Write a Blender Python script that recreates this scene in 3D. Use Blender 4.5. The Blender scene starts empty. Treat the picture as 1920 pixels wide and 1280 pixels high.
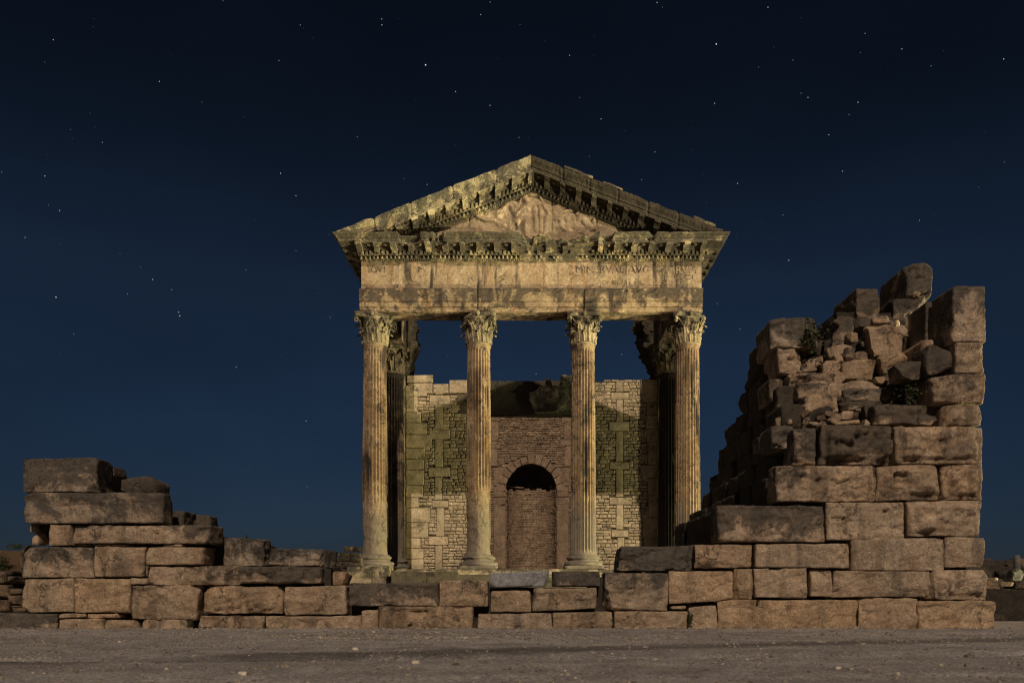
import bpy, bmesh, math, random
import numpy as np
from mathutils import Vector

C = bpy.context.scene
COL = C.collection
R = math.radians

# ------------------------------------------------------------------ camera
F = 1500.0            # focal length in pixels of the 1920-wide photograph
VX, VY = 996.0, 1110.0
ZC = 0.58             # eye height
cam_d = bpy.data.cameras.new('camera')
cam = bpy.data.objects.new('camera', cam_d)
COL.objects.link(cam)
cam.location = (0, 0, ZC)
cam.rotation_euler = (R(90), 0, 0)
cam_d.sensor_width = 36
cam_d.lens = F / 1920 * 36
cam_d.shift_x = -(VX - 960) / 1920
cam_d.shift_y = (VY - 640) / 1920
cam_d.clip_start = 0.1
cam_d.clip_end = 20000
cam_d.dof.use_dof = True
cam_d.dof.focus_distance = 17
cam_d.dof.aperture_fstop = 2.2
C.camera = cam

# ------------------------------------------------------------------ sky, moon, flood light
ELEV = 37.0
AZ = 3.0              # the moon stands behind the camera, a little to the right
world = bpy.data.worlds.new('World')
C.world = world
world.use_nodes = True
nt = world.node_tree
nt.nodes.clear()
wo = nt.nodes.new('ShaderNodeOutputWorld')
bg = nt.nodes.new('ShaderNodeBackground')
sky = nt.nodes.new('ShaderNodeTexSky')
sky.sky_type = 'NISHITA'
sky.sun_disc = False
sky.sun_elevation = R(ELEV)
sky.sun_rotation = R(180 - AZ)
sky.air_density = 1.0
sky.dust_density = 0.3
tc = nt.nodes.new('ShaderNodeTexCoord')
sep = nt.nodes.new('ShaderNodeSeparateXYZ')
ramp = nt.nodes.new('ShaderNodeValToRGB')
nt.links.new(tc.outputs['Generated'], sep.inputs[0])
nt.links.new(sep.outputs['Z'], ramp.inputs['Fac'])
cr = ramp.color_ramp
cr.elements[0].position = 0.0
cr.elements[0].color = (0.09, 0.13, 0.23, 1)
cr.elements[1].position = 0.62
cr.elements[1].color = (0.125, 0.135, 0.155, 1)
for pos, c in ((0.06, (0.105, 0.15, 0.25)), (0.2, (0.145, 0.215, 0.32)), (0.35, (0.19, 0.25, 0.33)), (0.48, (0.13, 0.155, 0.195))):
    e = cr.elements.new(pos)
    e.color = (*c, 1)
mix = nt.nodes.new('ShaderNodeMix')
mix.data_type = 'RGBA'
mix.blend_type = 'MULTIPLY'
mix.inputs['Factor'].default_value = 1
nt.links.new(sky.outputs[0], mix.inputs['A'])
nt.links.new(ramp.outputs[0], mix.inputs['B'])
# thin uneven night haze
wn = nt.nodes.new('ShaderNodeTexNoise')
wn.inputs['Scale'].default_value = 2.4
wn.inputs['Detail'].default_value = 5
wm = nt.nodes.new('ShaderNodeMapping')
wm.inputs['Scale'].default_value = (1, 1, 2.6)
nt.links.new(tc.outputs['Generated'], wm.inputs['Vector'])
nt.links.new(wm.outputs[0], wn.inputs['Vector'])
wr = nt.nodes.new('ShaderNodeMapRange')
wr.inputs['From Min'].default_value = 0.3
wr.inputs['From Max'].default_value = 0.7
wr.inputs['To Min'].default_value = 0.86
wr.inputs['To Max'].default_value = 1.18
nt.links.new(wn.outputs['Fac'], wr.inputs[0])
mix2 = nt.nodes.new('ShaderNodeMix')
mix2.data_type = 'RGBA'
mix2.blend_type = 'MULTIPLY'
mix2.inputs['Factor'].default_value = 1
nt.links.new(mix.outputs['Result'], mix2.inputs['A'])
nt.links.new(wr.outputs[0], mix2.inputs['B'])
nt.links.new(mix2.outputs['Result'], bg.inputs['Color'])
bg.inputs['Strength'].default_value = 0.022
nt.links.new(bg.outputs[0], wo.inputs['Surface'])

moon_d = bpy.data.lights.new('moon', 'SUN')
moon_d.energy = 2.35
moon_d.angle = R(0.8)
moon_d.color = (1.0, 0.81, 0.64)
moon = bpy.data.objects.new('moon', moon_d)
COL.objects.link(moon)
dv = Vector((-math.sin(R(AZ)) * math.cos(R(ELEV)), math.cos(R(AZ)) * math.cos(R(ELEV)), -math.sin(R(ELEV))))
moon.rotation_euler = dv.to_track_quat('-Z', 'Y').to_euler()

def flood(name, loc, target, energy, color, size=0.25, cone=70):
    d = bpy.data.lights.new(name, 'SPOT')
    d.energy = energy
    d.color = color
    d.shadow_soft_size = size
    d.spot_size = R(cone)
    d.spot_blend = 0.6
    o = bpy.data.objects.new(name, d)
    COL.objects.link(o)
    o.location = loc
    o.rotation_euler = (Vector(target) - Vector(loc)).to_track_quat('-Z', 'Y').to_euler()
def aim(az, el):
    return (25 - 10 * math.cos(R(az)) * math.cos(R(el)), 18.0 + 10 * math.sin(R(az)) * math.cos(R(el)), 0.7 + 10 * math.sin(R(el)))
# lamps standing off to the right: across the columns, an added weak fill onto the cella wall, and up at the pediment
flood('flood_light', (25, 18.0, 0.7), aim(3.0, 9), 57000, (0.97, 0.86, 0.46), 0.25, 47.5)
flood('flood_light', (25, 18.0, 0.6), aim(33, 9), 8000, (0.90, 0.89, 0.48), 0.25, 24)  # added fill spot that lifts the right cella wall, no separate lamp
flood('flood_light', (28, 8.0, 1.2), (-0.2, 24.6, 12.3), 34000, (1.0, 0.87, 0.60), 0.25, 25)

C.view_settings.view_transform = 'Standard'
C.view_settings.look = 'None'
C.view_settings.exposure = 0
C.view_settings.gamma = 1
C.cycles.max_bounces = 6
C.cycles.use_denoising = True
C.cycles.filter_width = 1.15

# ------------------------------------------------------------------ helpers
def P(px, py, Y):
    return ((px - VX) * Y / F, Y, ZC + (VY - py) * Y / F)

def _h(ix, iy, iz, s):
    n = (ix * 374761393 + iy * 668265263 + iz * 2147483647 + s * 1274126177) & 0xFFFFFFFF
    n = ((n ^ (n >> 13)) * 1274126177) & 0xFFFFFFFF
    n = ((n ^ (n >> 16)) * 2246822519) & 0xFFFFFFFF
    return ((n ^ (n >> 15)) & 0xFFFFFF) / float(0xFFFFFF) * 2 - 1

def vnoise(p, s=0):
    i = np.floor(p).astype(np.int64)
    f = p - i
    u = f * f * f * (f * (f * 6 - 15) + 10)
    r = 0
    for dx in (0, 1):
        wx = u[:, 0] if dx else 1 - u[:, 0]
        for dy in (0, 1):
            wy = u[:, 1] if dy else 1 - u[:, 1]
            for dz in (0, 1):
                wz = u[:, 2] if dz else 1 - u[:, 2]
                r = r + wx * wy * wz * _h(i[:, 0] + dx, i[:, 1] + dy, i[:, 2] + dz, s)
    return r

def fbm(p, scale=1.0, octs=4, s=0, gain=0.5):
    a, t, r = 1.0, 0.0, 0
    q = np.asarray(p, float) * scale
    for k in range(octs):
        r = r + a * vnoise(q + 17.3 * k, s + k)
        t += a
        a *= gain
        q = q * 2.03
    return r / t

def vfbm(p, scale, octs, s):
    return np.stack([fbm(p, scale, octs, s + 11 * k) for k in range(3)], 1)

def smooth(a, b, x):
    t = np.clip((x - a) / (b - a), 0, 1)
    return t * t * (3 - 2 * t)

def link(name, me, mat, parent=None, loc=None, col=None):
    o = bpy.data.objects.new(name, me)
    COL.objects.link(o)
    if mat:
        me.materials.append(mat)
    if loc is not None:
        o.location = loc
    if parent is not None:
        o.parent = parent
    if col is not None:
        o.color = (*col, 1) if len(col) == 3 else col
    return o

def mesh_np(name, v, f, smooth_=True, tone=None):
    me = bpy.data.meshes.new(name)
    me.from_pydata([tuple(x) for x in np.asarray(v).tolist()], [], f if isinstance(f, list) else f.tolist())
    if tone is not None:
        at = me.attributes.new('tone', 'FLOAT', 'FACE')
        at.data.foreach_set('value', np.asarray(tone, dtype=np.float32))
    me.polygons.foreach_set('use_smooth', [smooth_] * len(me.polygons))
    me.update()
    return me

def thing(name, label, cat, loc=(0, 0, 0), group=None):
    o = bpy.data.objects.new(name, None)
    COL.objects.link(o)
    o.location = loc
    o.empty_display_size = 0.3
    o['label'] = label
    o['category'] = cat
    if group:
        o['group'] = group
    o['_o'] = list(loc)
    return o

def tag(o, label=None, cat=None, group=None, kind=None):
    for k, v in (('label', label), ('category', cat), ('group', group), ('kind', kind)):
        if v:
            o[k] = v
    return o

def offs(parent):
    if parent is None:
        return np.zeros(3)
    return np.array(parent.location)

class MB:
    """collects boxes and grids into one mesh (world coordinates)"""
    def __init__(s):
        s.v, s.f, s.t = [], [], []
        s.n = 0
    def add(s, v, f, tone=0.0):
        v = np.asarray(v, float)
        s.v.append(v)
        s.f += [[i + s.n for i in q] for q in f]
        s.t += [tone] * len(f)
        s.n += len(v)
    def box(s, x0, x1, y0, y1, z0, z1, tone=0.0):
        v = [(x, y, z) for x in (x0, x1) for y in (y0, y1) for z in (z0, z1)]
        s.add(v, [(0, 1, 3, 2), (4, 6, 7, 5), (0, 4, 5, 1), (2, 3, 7, 6), (0, 2, 6, 4), (1, 5, 7, 3)], tone)
    def arr(s):
        return np.concatenate(s.v)
    def build(s, name, mat, parent=None, smooth_=False, disp=None, col=None):
        v = s.arr()
        if disp:
            amp, sc, oc, sd = disp
            v = v + vfbm(v, sc, oc, sd) * amp
        v = v - offs(parent)
        me = mesh_np(name, v, s.f, smooth_, s.t)
        return link(name, me, mat, parent, col=col)

def box_grid(hx, hy, hz, sx, sy, sz):
    nx, ny, nz = (max(2, int(round(2 * h / s))) for h, s in ((hx, sx), (hy, sy), (hz, sz)))
    idx = {}
    verts, faces = [], []
    def vid(i, j, k):
        key = (i, j, k)
        r = idx.get(key)
        if r is None:
            r = len(verts)
            idx[key] = r
            verts.append((-hx + 2 * hx * i / nx, -hy + 2 * hy * j / ny, -hz + 2 * hz * k / nz))
        return r
    for i in range(nx):
        for k in range(nz):
            faces.append((vid(i, 0, k), vid(i + 1, 0, k), vid(i + 1, 0, k + 1), vid(i, 0, k + 1)))
            faces.append((vid(i, ny, k), vid(i, ny, k + 1), vid(i + 1, ny, k + 1), vid(i + 1, ny, k)))
    for j in range(ny):
        for k in range(nz):
            faces.append((vid(0, j, k), vid(0, j, k + 1), vid(0, j + 1, k + 1), vid(0, j + 1, k)))
            faces.append((vid(nx, j, k), vid(nx, j + 1, k), vid(nx, j + 1, k + 1), vid(nx, j, k + 1)))
    for i in range(nx):
        for j in range(ny):
            faces.append((vid(i, j, 0), vid(i, j + 1, 0), vid(i + 1, j + 1, 0), vid(i + 1, j, 0)))
            faces.append((vid(i, j, nz), vid(i + 1, j, nz), vid(i + 1, j + 1, nz), vid(i, j + 1, nz)))
    return np.array(verts), faces

_bs = [100]
def block_mesh(hx, hy, hz, r=0.03, step=0.03, chips=3, boss=0.0, rough=1.0, jit=0.017, jitc=None, cuts=None, cracks=0, hole=None, seed=None):
    """a worn ashlar block centred on the origin; front is -Y"""
    _bs[0] += 1
    sd = _bs[0] if seed is None else seed
    rnd = random.Random(sd * 7 + 3)
    v, f = box_grid(hx, hy, hz, step, step * 2.2, step)
    H = np.array([hx, hy, hz])
    p = v.copy()
    off = np.array([rnd.uniform(-50, 50) for _ in range(3)])
    # corner jitter (trilinear)
    t = (p / H + 1) / 2
    q = p.copy()
    for ci in range(8):
        b = ((ci >> 2) & 1, (ci >> 1) & 1, ci & 1)
        w = np.ones(len(p))
        for a in range(3):
            w = w * (t[:, a] if b[a] else 1 - t[:, a])
        d = np.array([rnd.uniform(-jit, jit), rnd.uniform(-jit, jit), rnd.uniform(-jit, jit) * 0.7])
        if jitc and (b[0], b[2]) in jitc:
            d = d + np.array([jitc[(b[0], b[2])][0], 0, jitc[(b[0], b[2])][1]])
        q += w[:, None] * d
    # rounding with variable radius
    rr = 0.32 * r * (1 + 1.1 * fbm(p + off, 2.6, 3, sd))
    rr = np.clip(rr, 0.006, min(H) * 0.9)[:, None]
    inner = np.clip(p, -H + rr, H - rr)
    d = p - inner
    L = np.linalg.norm(d, axis=1, keepdims=True)
    dirn = d / np.maximum(L, 1e-6)
    rd = np.where(L > 1e-6, inner + dirn * rr, p)
    q = q + (rd - p)
    # chips: cutting planes near the edges and corners
    for k in range(chips + 3):
        sgn = np.array([rnd.choice((-1, 1)), -1 if rnd.random() < 0.8 else 1, rnd.choice((-1, 1))], float)
        n = sgn * np.array([rnd.random() ** 1.5 + 0.05, rnd.uniform(0.3, 1.0), rnd.random() ** 1.5 + 0.05])
        flat = rnd.random() < 0.4
        if flat:
            n[rnd.choice((0, 2))] *= 0.1
        n /= np.linalg.norm(n)
        along = rnd.uniform(-0.9, 0.9)
        sup = np.abs(n) @ H
        depth = rnd.choice((0.015, 0.03, 0.05, 0.08)) * rnd.uniform(0.7, 1.2) * rough
        if flat:
            depth = min(depth, 0.025)
        c = sup - depth - (0.0 if min(abs(n[0]), abs(n[2])) > 0.15 else 0.01)
        dist = q @ n - c + fbm(q + off, 5.0, 3, sd + k) * 0.02
        dist = np.clip(dist, 0, None)
        q = q - dist[:, None] * n
    if cuts:
        for (n, c) in cuts:
            n = np.array(n, float)
            n /= np.linalg.norm(n)
            dist = q @ n - c + fbm(q + off, 4.0, 4, sd + 31) * 0.03
            q = q - np.clip(dist, 0, None)[:, None] * n
    front = smooth(-hy * 0.2, -hy * 0.95, p[:, 1])
    if boss:
        m = 0.075
        ex = smooth(hx - m + 0.0, hx - m - 0.05, np.abs(p[:, 0]) + 0.015 * fbm(p + off, 9, 2, sd))
        ez = smooth(hz - m + 0.01, hz - m - 0.04, np.abs(p[:, 2]) + 0.015 * fbm(p + off, 9, 2, sd + 1))
        bn = fbm(p + off, 4.5, 4, sd + 5)
        hgt = 1.5 * boss * ex * ez * (0.65 + 1.7 * bn + 0.6 * np.abs(fbm(p + off, 9, 3, sd + 6)))
        q[:, 1] -= front * hgt
    n1 = vfbm(p + off, 2.2, 3, sd + 40)
    n2 = vfbm((p + off) * np.array([0.75, 1, 1.5]), 8.0, 4, sd + 60)
    q = q + n1 * 0.009 * rough + n2 * 0.012 * rough
    # stepped flaking (bedding planes)
    fl = fbm((p + off) * np.array([1, 1, 2.2]), 1.8, 4, sd + 77)
    q[:, 1] += front * 0.02 * rough * (smooth(0.08, 0.12, fl) + smooth(0.30, 0.33, fl))
    # creases and small gouges
    cr1 = np.abs(fbm(p + off, 3.1, 4, sd + 81))
    cm = smooth(0.05, 0.30, fbm(p + off, 1.3, 2, sd + 83))
    q[:, 1] += front * rough * 0.020 * smooth(0.045, 0.0, cr1) * cm
    gg = fbm(p + off, 7.5, 3, sd + 85)
    q[:, 1] += front * rough * 0.014 * smooth(0.30, 0.46, gg)
    for k in range(cracks):
        a = rnd.uniform(-0.6, 0.6)
        x0, z0 = rnd.uniform(-hx * .7, hx * .7), rnd.uniform(-hz * .6, hz * .6)
        dd = (p[:, 0] - x0) * math.sin(a) - (p[:, 2] - z0) * math.cos(a) + 0.03 * fbm(p + off, 6, 3, sd + 90 + k)
        al = (p[:, 0] - x0) * math.cos(a) + (p[:, 2] - z0) * math.sin(a)
        q[:, 1] += front * 0.03 * np.exp(-(dd / 0.012) ** 2) * smooth(hx * .8, hx * .4, np.abs(al))
    if hole:
        for (hx0, hx1, hz0, hz1, dp) in hole:
            e = 0.012
            m = smooth(hx0 - e, hx0 + e, p[:, 0]) * smooth(hx1 + e, hx1 - e, p[:, 0]) * smooth(hz0 - e, hz0 + e, p[:, 2]) * smooth(hz1 + e, hz1 - e, p[:, 2])
            q[:, 1] += front * m * dp
    return q, f

_rc = random.Random(99)
def block(parent, x0, y0, x1, y1, Y=12.5, depth=0.55, col=(0.3, 0.5, 0.5), name='stone_block', label=None, mat=None, holes=None, jc=None, **kw):
    """block given by its front face in photo pixels at depth Y"""
    a = P(x0, y1, Y)
    b = P(x1, y0, Y)
    hx, hz = (b[0] - a[0]) / 2 - 0.004, (b[2] - a[2]) / 2 - 0.004
    c = np.array([(a[0] + b[0]) / 2, Y + depth / 2, (a[2] + b[2]) / 2])
    hl = None
    s = Y / F
    if holes:
        hl = [((h[0] - (x0 + x1) / 2) * s, (h[2] - (x0 + x1) / 2) * s, ((y0 + y1) / 2 - h[3]) * s, ((y0 + y1) / 2 - h[1]) * s, h[4]) for h in holes]
    if jc:
        jc = {k: (v_[0] * s, -v_[1] * s) for k, v_ in jc.items()}
    kw.setdefault('step', 0.024 if hx < 0.9 else 0.028)
    col = (col[0], col[1] + _rc.uniform(-.10, .07), min(1, max(0, col[2] + _rc.uniform(-.2, .2))))
    q, f = block_mesh(hx, depth / 2, hz, hole=hl, jitc=jc, **kw)
    me = mesh_np(name, q, f)
    o = link(name, me, mat or M_WALL, parent, loc=c - offs(parent), col=col)
    if label:
        o['label'] = label
    return o

_ico = {}
def ico(sub):
    if sub not in _ico:
        bm = bmesh.new()
        bmesh.ops.create_icosphere(bm, subdivisions=sub, radius=1)
        _ico[sub] = (np.array([v.co[:] for v in bm.verts]), [[v.index for v in f.verts] for f in bm.faces])
        bm.free()
    return _ico[sub]

def rubble_mesh(hx, hy, hz, seed, sub=4, planes=15):
    rnd = random.Random(seed)
    v, f = ico(sub)
    # towards a rounded box
    q = np.sign(v) * np.abs(v) ** 0.5
    q = q / np.max(np.abs(q), axis=1, keepdims=True) ** 0.6
    for k in range(planes):
        n = np.array([rnd.gauss(0, 1), rnd.gauss(0, 1), rnd.gauss(0, 1)])
        n /= np.linalg.norm(n)
        c = (np.abs(n) @ np.ones(3)) * rnd.uniform(0.55, 0.9)
        q = q - np.clip(q @ n - c, 0, None)[:, None] * n
    q = q / np.max(np.abs(q), axis=0)
    H = np.array([hx, hy, hz])
    q = q * H
    off = rnd.uniform(-90, 90)
    m = min(H)
    q = q + vfbm(q + off, 3.5, 3, seed) * 0.10 * m + vfbm(q + off, 14, 3, seed + 9) * 0.07 * m
    return q, f

def rubble(parent, x0, y0, x1, y1, Y, depth=None, col=(0.3, 0.5, 0.5), rot=0.0, name='rubble_stone', mat=None, sub=4, label=None):
    _bs[0] += 1
    a = P(x0, y1, Y)
    b = P(x1, y0, Y)
    hx, hz = (b[0] - a[0]) / 2, (b[2] - a[2]) / 2
    d = depth or max(0.2, (hx + hz) * 0.9)
    q, f = rubble_mesh(hx, d / 2, hz, _bs[0] * 13, sub)
    if rot:
        c_, s_ = math.cos(rot), math.sin(rot)
        x, z = q[:, 0] * c_ - q[:, 2] * s_, q[:, 0] * s_ + q[:, 2] * c_
        q[:, 0], q[:, 2] = x, z
    me = mesh_np(name, q, f)
    o = link(name, me, mat or M_WALL, parent, loc=np.array([(a[0] + b[0]) / 2, Y + d * 0.35, (a[2] + b[2]) / 2]) - offs(parent), col=col)
    if label:
        o['label'] = label
    return o

# ------------------------------------------------------------------ materials
def N(nt, t, **kw):
    n = nt.nodes.new(t)
    for k, v in kw.items():
        setattr(n, k, v)
    return n

def stone_mat(name, cA, cB, cC, dark=(0.028, 0.025, 0.022), base_stain=0.0, streak=0.0, bump=0.5, scale=1.0, green=0.0, pits=0.4, dist=0.02, low=None):
    """cA/cB broad patches, cC fine grain; object colour: R lichen and painted-shade amount, G brightness, B warmth"""
    m = bpy.data.materials.new(name)
    m.use_nodes = True
    t = m.node_tree
    t.nodes.clear()
    L = t.links.new
    out = N(t, 'ShaderNodeOutputMaterial')
    bs = N(t, 'ShaderNodeBsdfPrincipled')
    bs.inputs['Roughness'].default_value = 0.92
    bs.inputs['Specular IOR Level'].default_value = 0.15
    L(bs.outputs[0], out.inputs[0])
    geo = N(t, 'ShaderNodeNewGeometry')
    oi = N(t, 'ShaderNodeObjectInfo')
    sepc = N(t, 'ShaderNodeSeparateColor')
    L(oi.outputs['Color'], sepc.inputs[0])
    # position shifted per object so that neighbours differ
    sh = N(t, 'ShaderNodeVectorMath', operation='SCALE')
    comb = N(t, 'ShaderNodeCombineXYZ')
    for i in range(3):
        L(oi.outputs['Random'], comb.inputs[i])
    L(comb.outputs[0], sh.inputs[0])
    sh.inputs['Scale'].default_value = 40
    pos = N(t, 'ShaderNodeVectorMath', operation='ADD')
    L(geo.outputs['Position'], pos.inputs[0])
    L(sh.outputs[0], pos.inputs[1])
    def noise(sc, det=8, rough=0.6, vec=None, dis=0.0):
        n = N(t, 'ShaderNodeTexNoise')
        n.inputs['Scale'].default_value = sc * scale
        n.inputs['Detail'].default_value = det
        n.inputs['Roughness'].default_value = rough
        n.inputs['Distortion'].default_value = dis
        L((vec or pos).outputs[0], n.inputs['Vector'])
        return n
    def ramp2(src, a, b, lo=0.0, hi=1.0):
        mr = N(t, 'ShaderNodeMapRange')
        mr.inputs['From Min'].default_value = a
        mr.inputs['From Max'].default_value = b
        mr.inputs['To Min'].default_value = lo
        mr.inputs['To Max'].default_value = hi
        L(src, mr.inputs['Value'])
        return mr
    def mixc(fac, A, B, mode='MIX'):
        mx = N(t, 'ShaderNodeMix', data_type='RGBA', blend_type=mode)
        if hasattr(fac, 'links'):
            L(fac, mx.inputs['Factor'])
        else:
            mx.inputs['Factor'].default_value = fac
        for s, k in ((A, 'A'), (B, 'B')):
            if hasattr(s, 'links'):
                L(s, mx.inputs[k])
            else:
                mx.inputs[k].default_value = (*s, 1)
        return mx.outputs['Result']
    def math_(op, a, b, clamp=False):
        mm = N(t, 'ShaderNodeMath', operation=op, use_clamp=clamp)
        for i, s in enumerate((a, b)):
            if hasattr(s, 'links'):
                L(s, mm.inputs[i])
            else:
                mm.inputs[i].default_value = s
        return mm.outputs[0]
    n1 = noise(0.9, 6, 0.62, dis=0.4)
    col = mixc(ramp2(n1.outputs['Fac'], 0.36, 0.64).outputs[0], cA, cB)
    n2 = noise(5.0, 8, 0.68)
    col = mixc(ramp2(n2.outputs['Fac'], 0.42, 0.72, 0, 0.75).outputs[0], col, cC)
    # fine grain
    n3 = noise(34, 6, 0.75)
    col = mixc(0.9, col, ramp2(n3.outputs['Fac'], 0.32, 0.68, 0.55, 1.42).outputs[0], 'MULTIPLY')
    n3b = noise(11, 7, 0.7, dis=0.5)
    col = mixc(0.8, col, ramp2(n3b.outputs['Fac'], 0.34, 0.66, 0.70, 1.25).outputs[0], 'MULTIPLY')
    n3c = noise(2.3, 5, 0.6)
    col = mixc(0.8, col, ramp2(n3c.outputs['Fac'], 0.34, 0.66, 0.74, 1.20).outputs[0], 'MULTIPLY')
    npi = noise(19, 4, 0.6, dis=0.6)
    npm = noise(1.7, 3, 0.5)
    col = mixc(math_('MULTIPLY', ramp2(npi.outputs['Fac'], 0.36, 0.27, 0, 0.8).outputs[0], ramp2(npm.outputs['Fac'], 0.35, 0.55, 0.25, 1).outputs[0]), col, tuple(2.2 * c for c in dark))
    # hairline cracks and flaws
    cd = N(t, 'ShaderNodeVectorMath', operation='ADD')
    cn = noise(2.6, 6, 0.7)
    cs_ = N(t, 'ShaderNodeVectorMath', operation='SCALE')
    cs_.inputs['Scale'].default_value = 0.7
    L(cn.outputs['Color'], cs_.inputs[0])
    L(pos.outputs[0], cd.inputs[0])
    L(cs_.outputs[0], cd.inputs[1])
    cv = N(t, 'ShaderNodeTexVoronoi', feature='DISTANCE_TO_EDGE')
    cv.inputs['Scale'].default_value = 1.5 * scale
    L(cd.outputs[0], cv.inputs['Vector'])
    cm_ = noise(1.1, 3, 0.5)
    ck = math_('MULTIPLY', ramp2(cv.outputs['Distance'], 0.018, 0.005, 0, 0.5).outputs[0], ramp2(cm_.outputs['Fac'], 0.50, 0.58).outputs[0])
    col = mixc(ck, col, tuple(1.3 * c for c in dark))
    # paler freshly broken or bleached patches with a sharp edge
    bl = noise(1.9, 9, 0.68, dis=0.4)
    col = mixc(ramp2(bl.outputs['Fac'], 0.60, 0.63, 0, 0.35).outputs[0], col, tuple(min(1, 1.15 * c) for c in cC))
    # streaks running down the face
    if streak:
        mp = N(t, 'ShaderNodeMapping')
        mp.inputs['Scale'].default_value = (2.3, 2.3, 0.22)
        L(pos.outputs[0], mp.inputs['Vector'])
        ns = noise(1.0, 5, 0.62, vec=mp)
        nb = noise(0.7, 4, 0.5)
        ms = math_('MULTIPLY', ramp2(ns.outputs['Fac'], 0.52, 0.60).outputs[0], ramp2(nb.outputs['Fac'], 0.38, 0.52).outputs[0])
        col = mixc(math_('MULTIPLY', ms, streak), col, dark)
        ns2 = noise(2.6, 5, 0.62, vec=mp)
        col = mixc(math_('MULTIPLY', ramp2(ns2.outputs['Fac'], 0.5, 0.7).outputs[0], streak * 0.55), col, (0.30, 0.16, 0.07))
    # black lichen / patina, and painted shade on some parts: amount = base + object R
    tg = N(t, 'ShaderNodeTexCoord')
    sg = N(t, 'ShaderNodeSeparateXYZ')
    L(tg.outputs['Generated'], sg.inputs[0])
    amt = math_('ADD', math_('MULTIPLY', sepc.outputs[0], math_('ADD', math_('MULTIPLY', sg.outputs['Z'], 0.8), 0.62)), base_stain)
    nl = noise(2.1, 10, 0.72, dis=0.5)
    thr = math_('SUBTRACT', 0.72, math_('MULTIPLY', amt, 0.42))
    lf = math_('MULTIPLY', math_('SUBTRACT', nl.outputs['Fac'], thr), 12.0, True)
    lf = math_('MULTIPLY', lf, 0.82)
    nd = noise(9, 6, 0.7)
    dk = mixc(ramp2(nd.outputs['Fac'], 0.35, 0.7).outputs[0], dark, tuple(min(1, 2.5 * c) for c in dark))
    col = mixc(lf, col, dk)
    # pale lichen specks
    nw = noise(7.5, 6, 0.75)
    wf = math_('MULTIPLY', ramp2(nw.outputs['Fac'], 0.66, 0.70, 0, 0.6).outputs[0], lf)
    col = mixc(wf, col, (0.30, 0.27, 0.21))
    if green:
        ng = noise(1.1, 6, 0.6)
        col = mixc(ramp2(ng.outputs['Fac'], 0.4, 0.66, 0, green).outputs[0], col, (0.13, 0.15, 0.075))
    if low:
        sz = N(t, 'ShaderNodeSeparateXYZ')
        L(geo.outputs['Position'], sz.inputs[0])
        nz = noise(1.2, 5, 0.6)
        lz = ramp2(math_('ADD', sz.outputs['Z'], math_('MULTIPLY', nz.outputs['Fac'], 1.6)), 4.6, 3.4, 0, 0.7)
        col = mixc(lz.outputs[0], col, low)
    # per object brightness, warmth; per face tone
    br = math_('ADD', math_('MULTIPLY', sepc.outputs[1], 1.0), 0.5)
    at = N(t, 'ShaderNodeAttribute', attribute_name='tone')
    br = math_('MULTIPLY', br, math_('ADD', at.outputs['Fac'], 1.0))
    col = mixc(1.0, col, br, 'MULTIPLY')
    wm = mixc(sepc.outputs[2], (0.90, 0.98, 1.10), (1.10, 1.0, 0.86))
    col = mixc(1.0, col, wm, 'MULTIPLY')
    L(col, bs.inputs['Base Color'])
    # bump
    nb1 = noise(13, 9, 0.72)
    nb2 = noise(55, 5, 0.65)
    vo = N(t, 'ShaderNodeTexVoronoi')
    vo.inputs['Scale'].default_value = 24 * scale
    L(pos.outputs[0], vo.inputs['Vector'])
    pit = ramp2(vo.outputs['Distance'], 0.0, 0.25, -pits, 0)
    hsum = math_('ADD', math_('MULTIPLY', ck, -1.2), math_('ADD', math_('ADD', nb1.outputs['Fac'], math_('MULTIPLY', nb2.outputs['Fac'], 0.35)), math_('MULTIPLY', pit.outputs[0], 0.5)))
    bp = N(t, 'ShaderNodeBump')
    bp.inputs['Strength'].default_value = bump
    bp.inputs['Distance'].default_value = dist
    L(hsum, bp.inputs['Height'])
    L(bp.outputs[0], bs.inputs['Normal'])
    return m

M_WALL = stone_mat('ashlar_sandstone', (0.45, 0.325, 0.215), (0.35, 0.27, 0.19), (0.52, 0.41, 0.29), dark=(0.045, 0.040, 0.034), base_stain=0.17, streak=0.5, bump=1.0, dist=0.06)
M_TEMPLE = stone_mat('temple_limestone', (0.35, 0.27, 0.165), (0.25, 0.185, 0.11), (0.43, 0.35, 0.24), base_stain=0.36, streak=0.9, bump=0.8)
M_CORN = stone_mat('cornice_limestone', (0.34, 0.28, 0.16), (0.22, 0.19, 0.11), (0.42, 0.35, 0.22), base_stain=0.46, streak=0.6, bump=0.9, green=0.10, dist=0.03)
M_COLUMN = stone_mat('column_limestone', (0.27, 0.20, 0.115), (0.18, 0.12, 0.07), (0.34, 0.26, 0.155), base_stain=0.24, streak=0.95, bump=0.9, dist=0.03, low=(0.185, 0.165, 0.13))
M_CELLA = stone_mat('cella_masonry', (0.54, 0.425, 0.27), (0.42, 0.335, 0.21), (0.60, 0.49, 0.33), base_stain=0.2, bump=1.0, green=0.22, dist=0.03)
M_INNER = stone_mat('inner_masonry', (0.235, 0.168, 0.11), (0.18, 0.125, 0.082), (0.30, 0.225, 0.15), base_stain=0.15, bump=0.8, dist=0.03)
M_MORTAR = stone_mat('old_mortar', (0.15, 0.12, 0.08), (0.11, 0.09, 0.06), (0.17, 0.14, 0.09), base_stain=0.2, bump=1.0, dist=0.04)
M_FAR = stone_mat('distant_ruin_stone', (0.20, 0.145, 0.10), (0.15, 0.11, 0.075), (0.26, 0.20, 0.13), base_stain=0.35, bump=0.9, dist=0.05)
M_GREY = stone_mat('grey_marble', (0.25, 0.235, 0.22), (0.20, 0.19, 0.18), (0.33, 0.31, 0.28), base_stain=0.1, bump=0.6)

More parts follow.
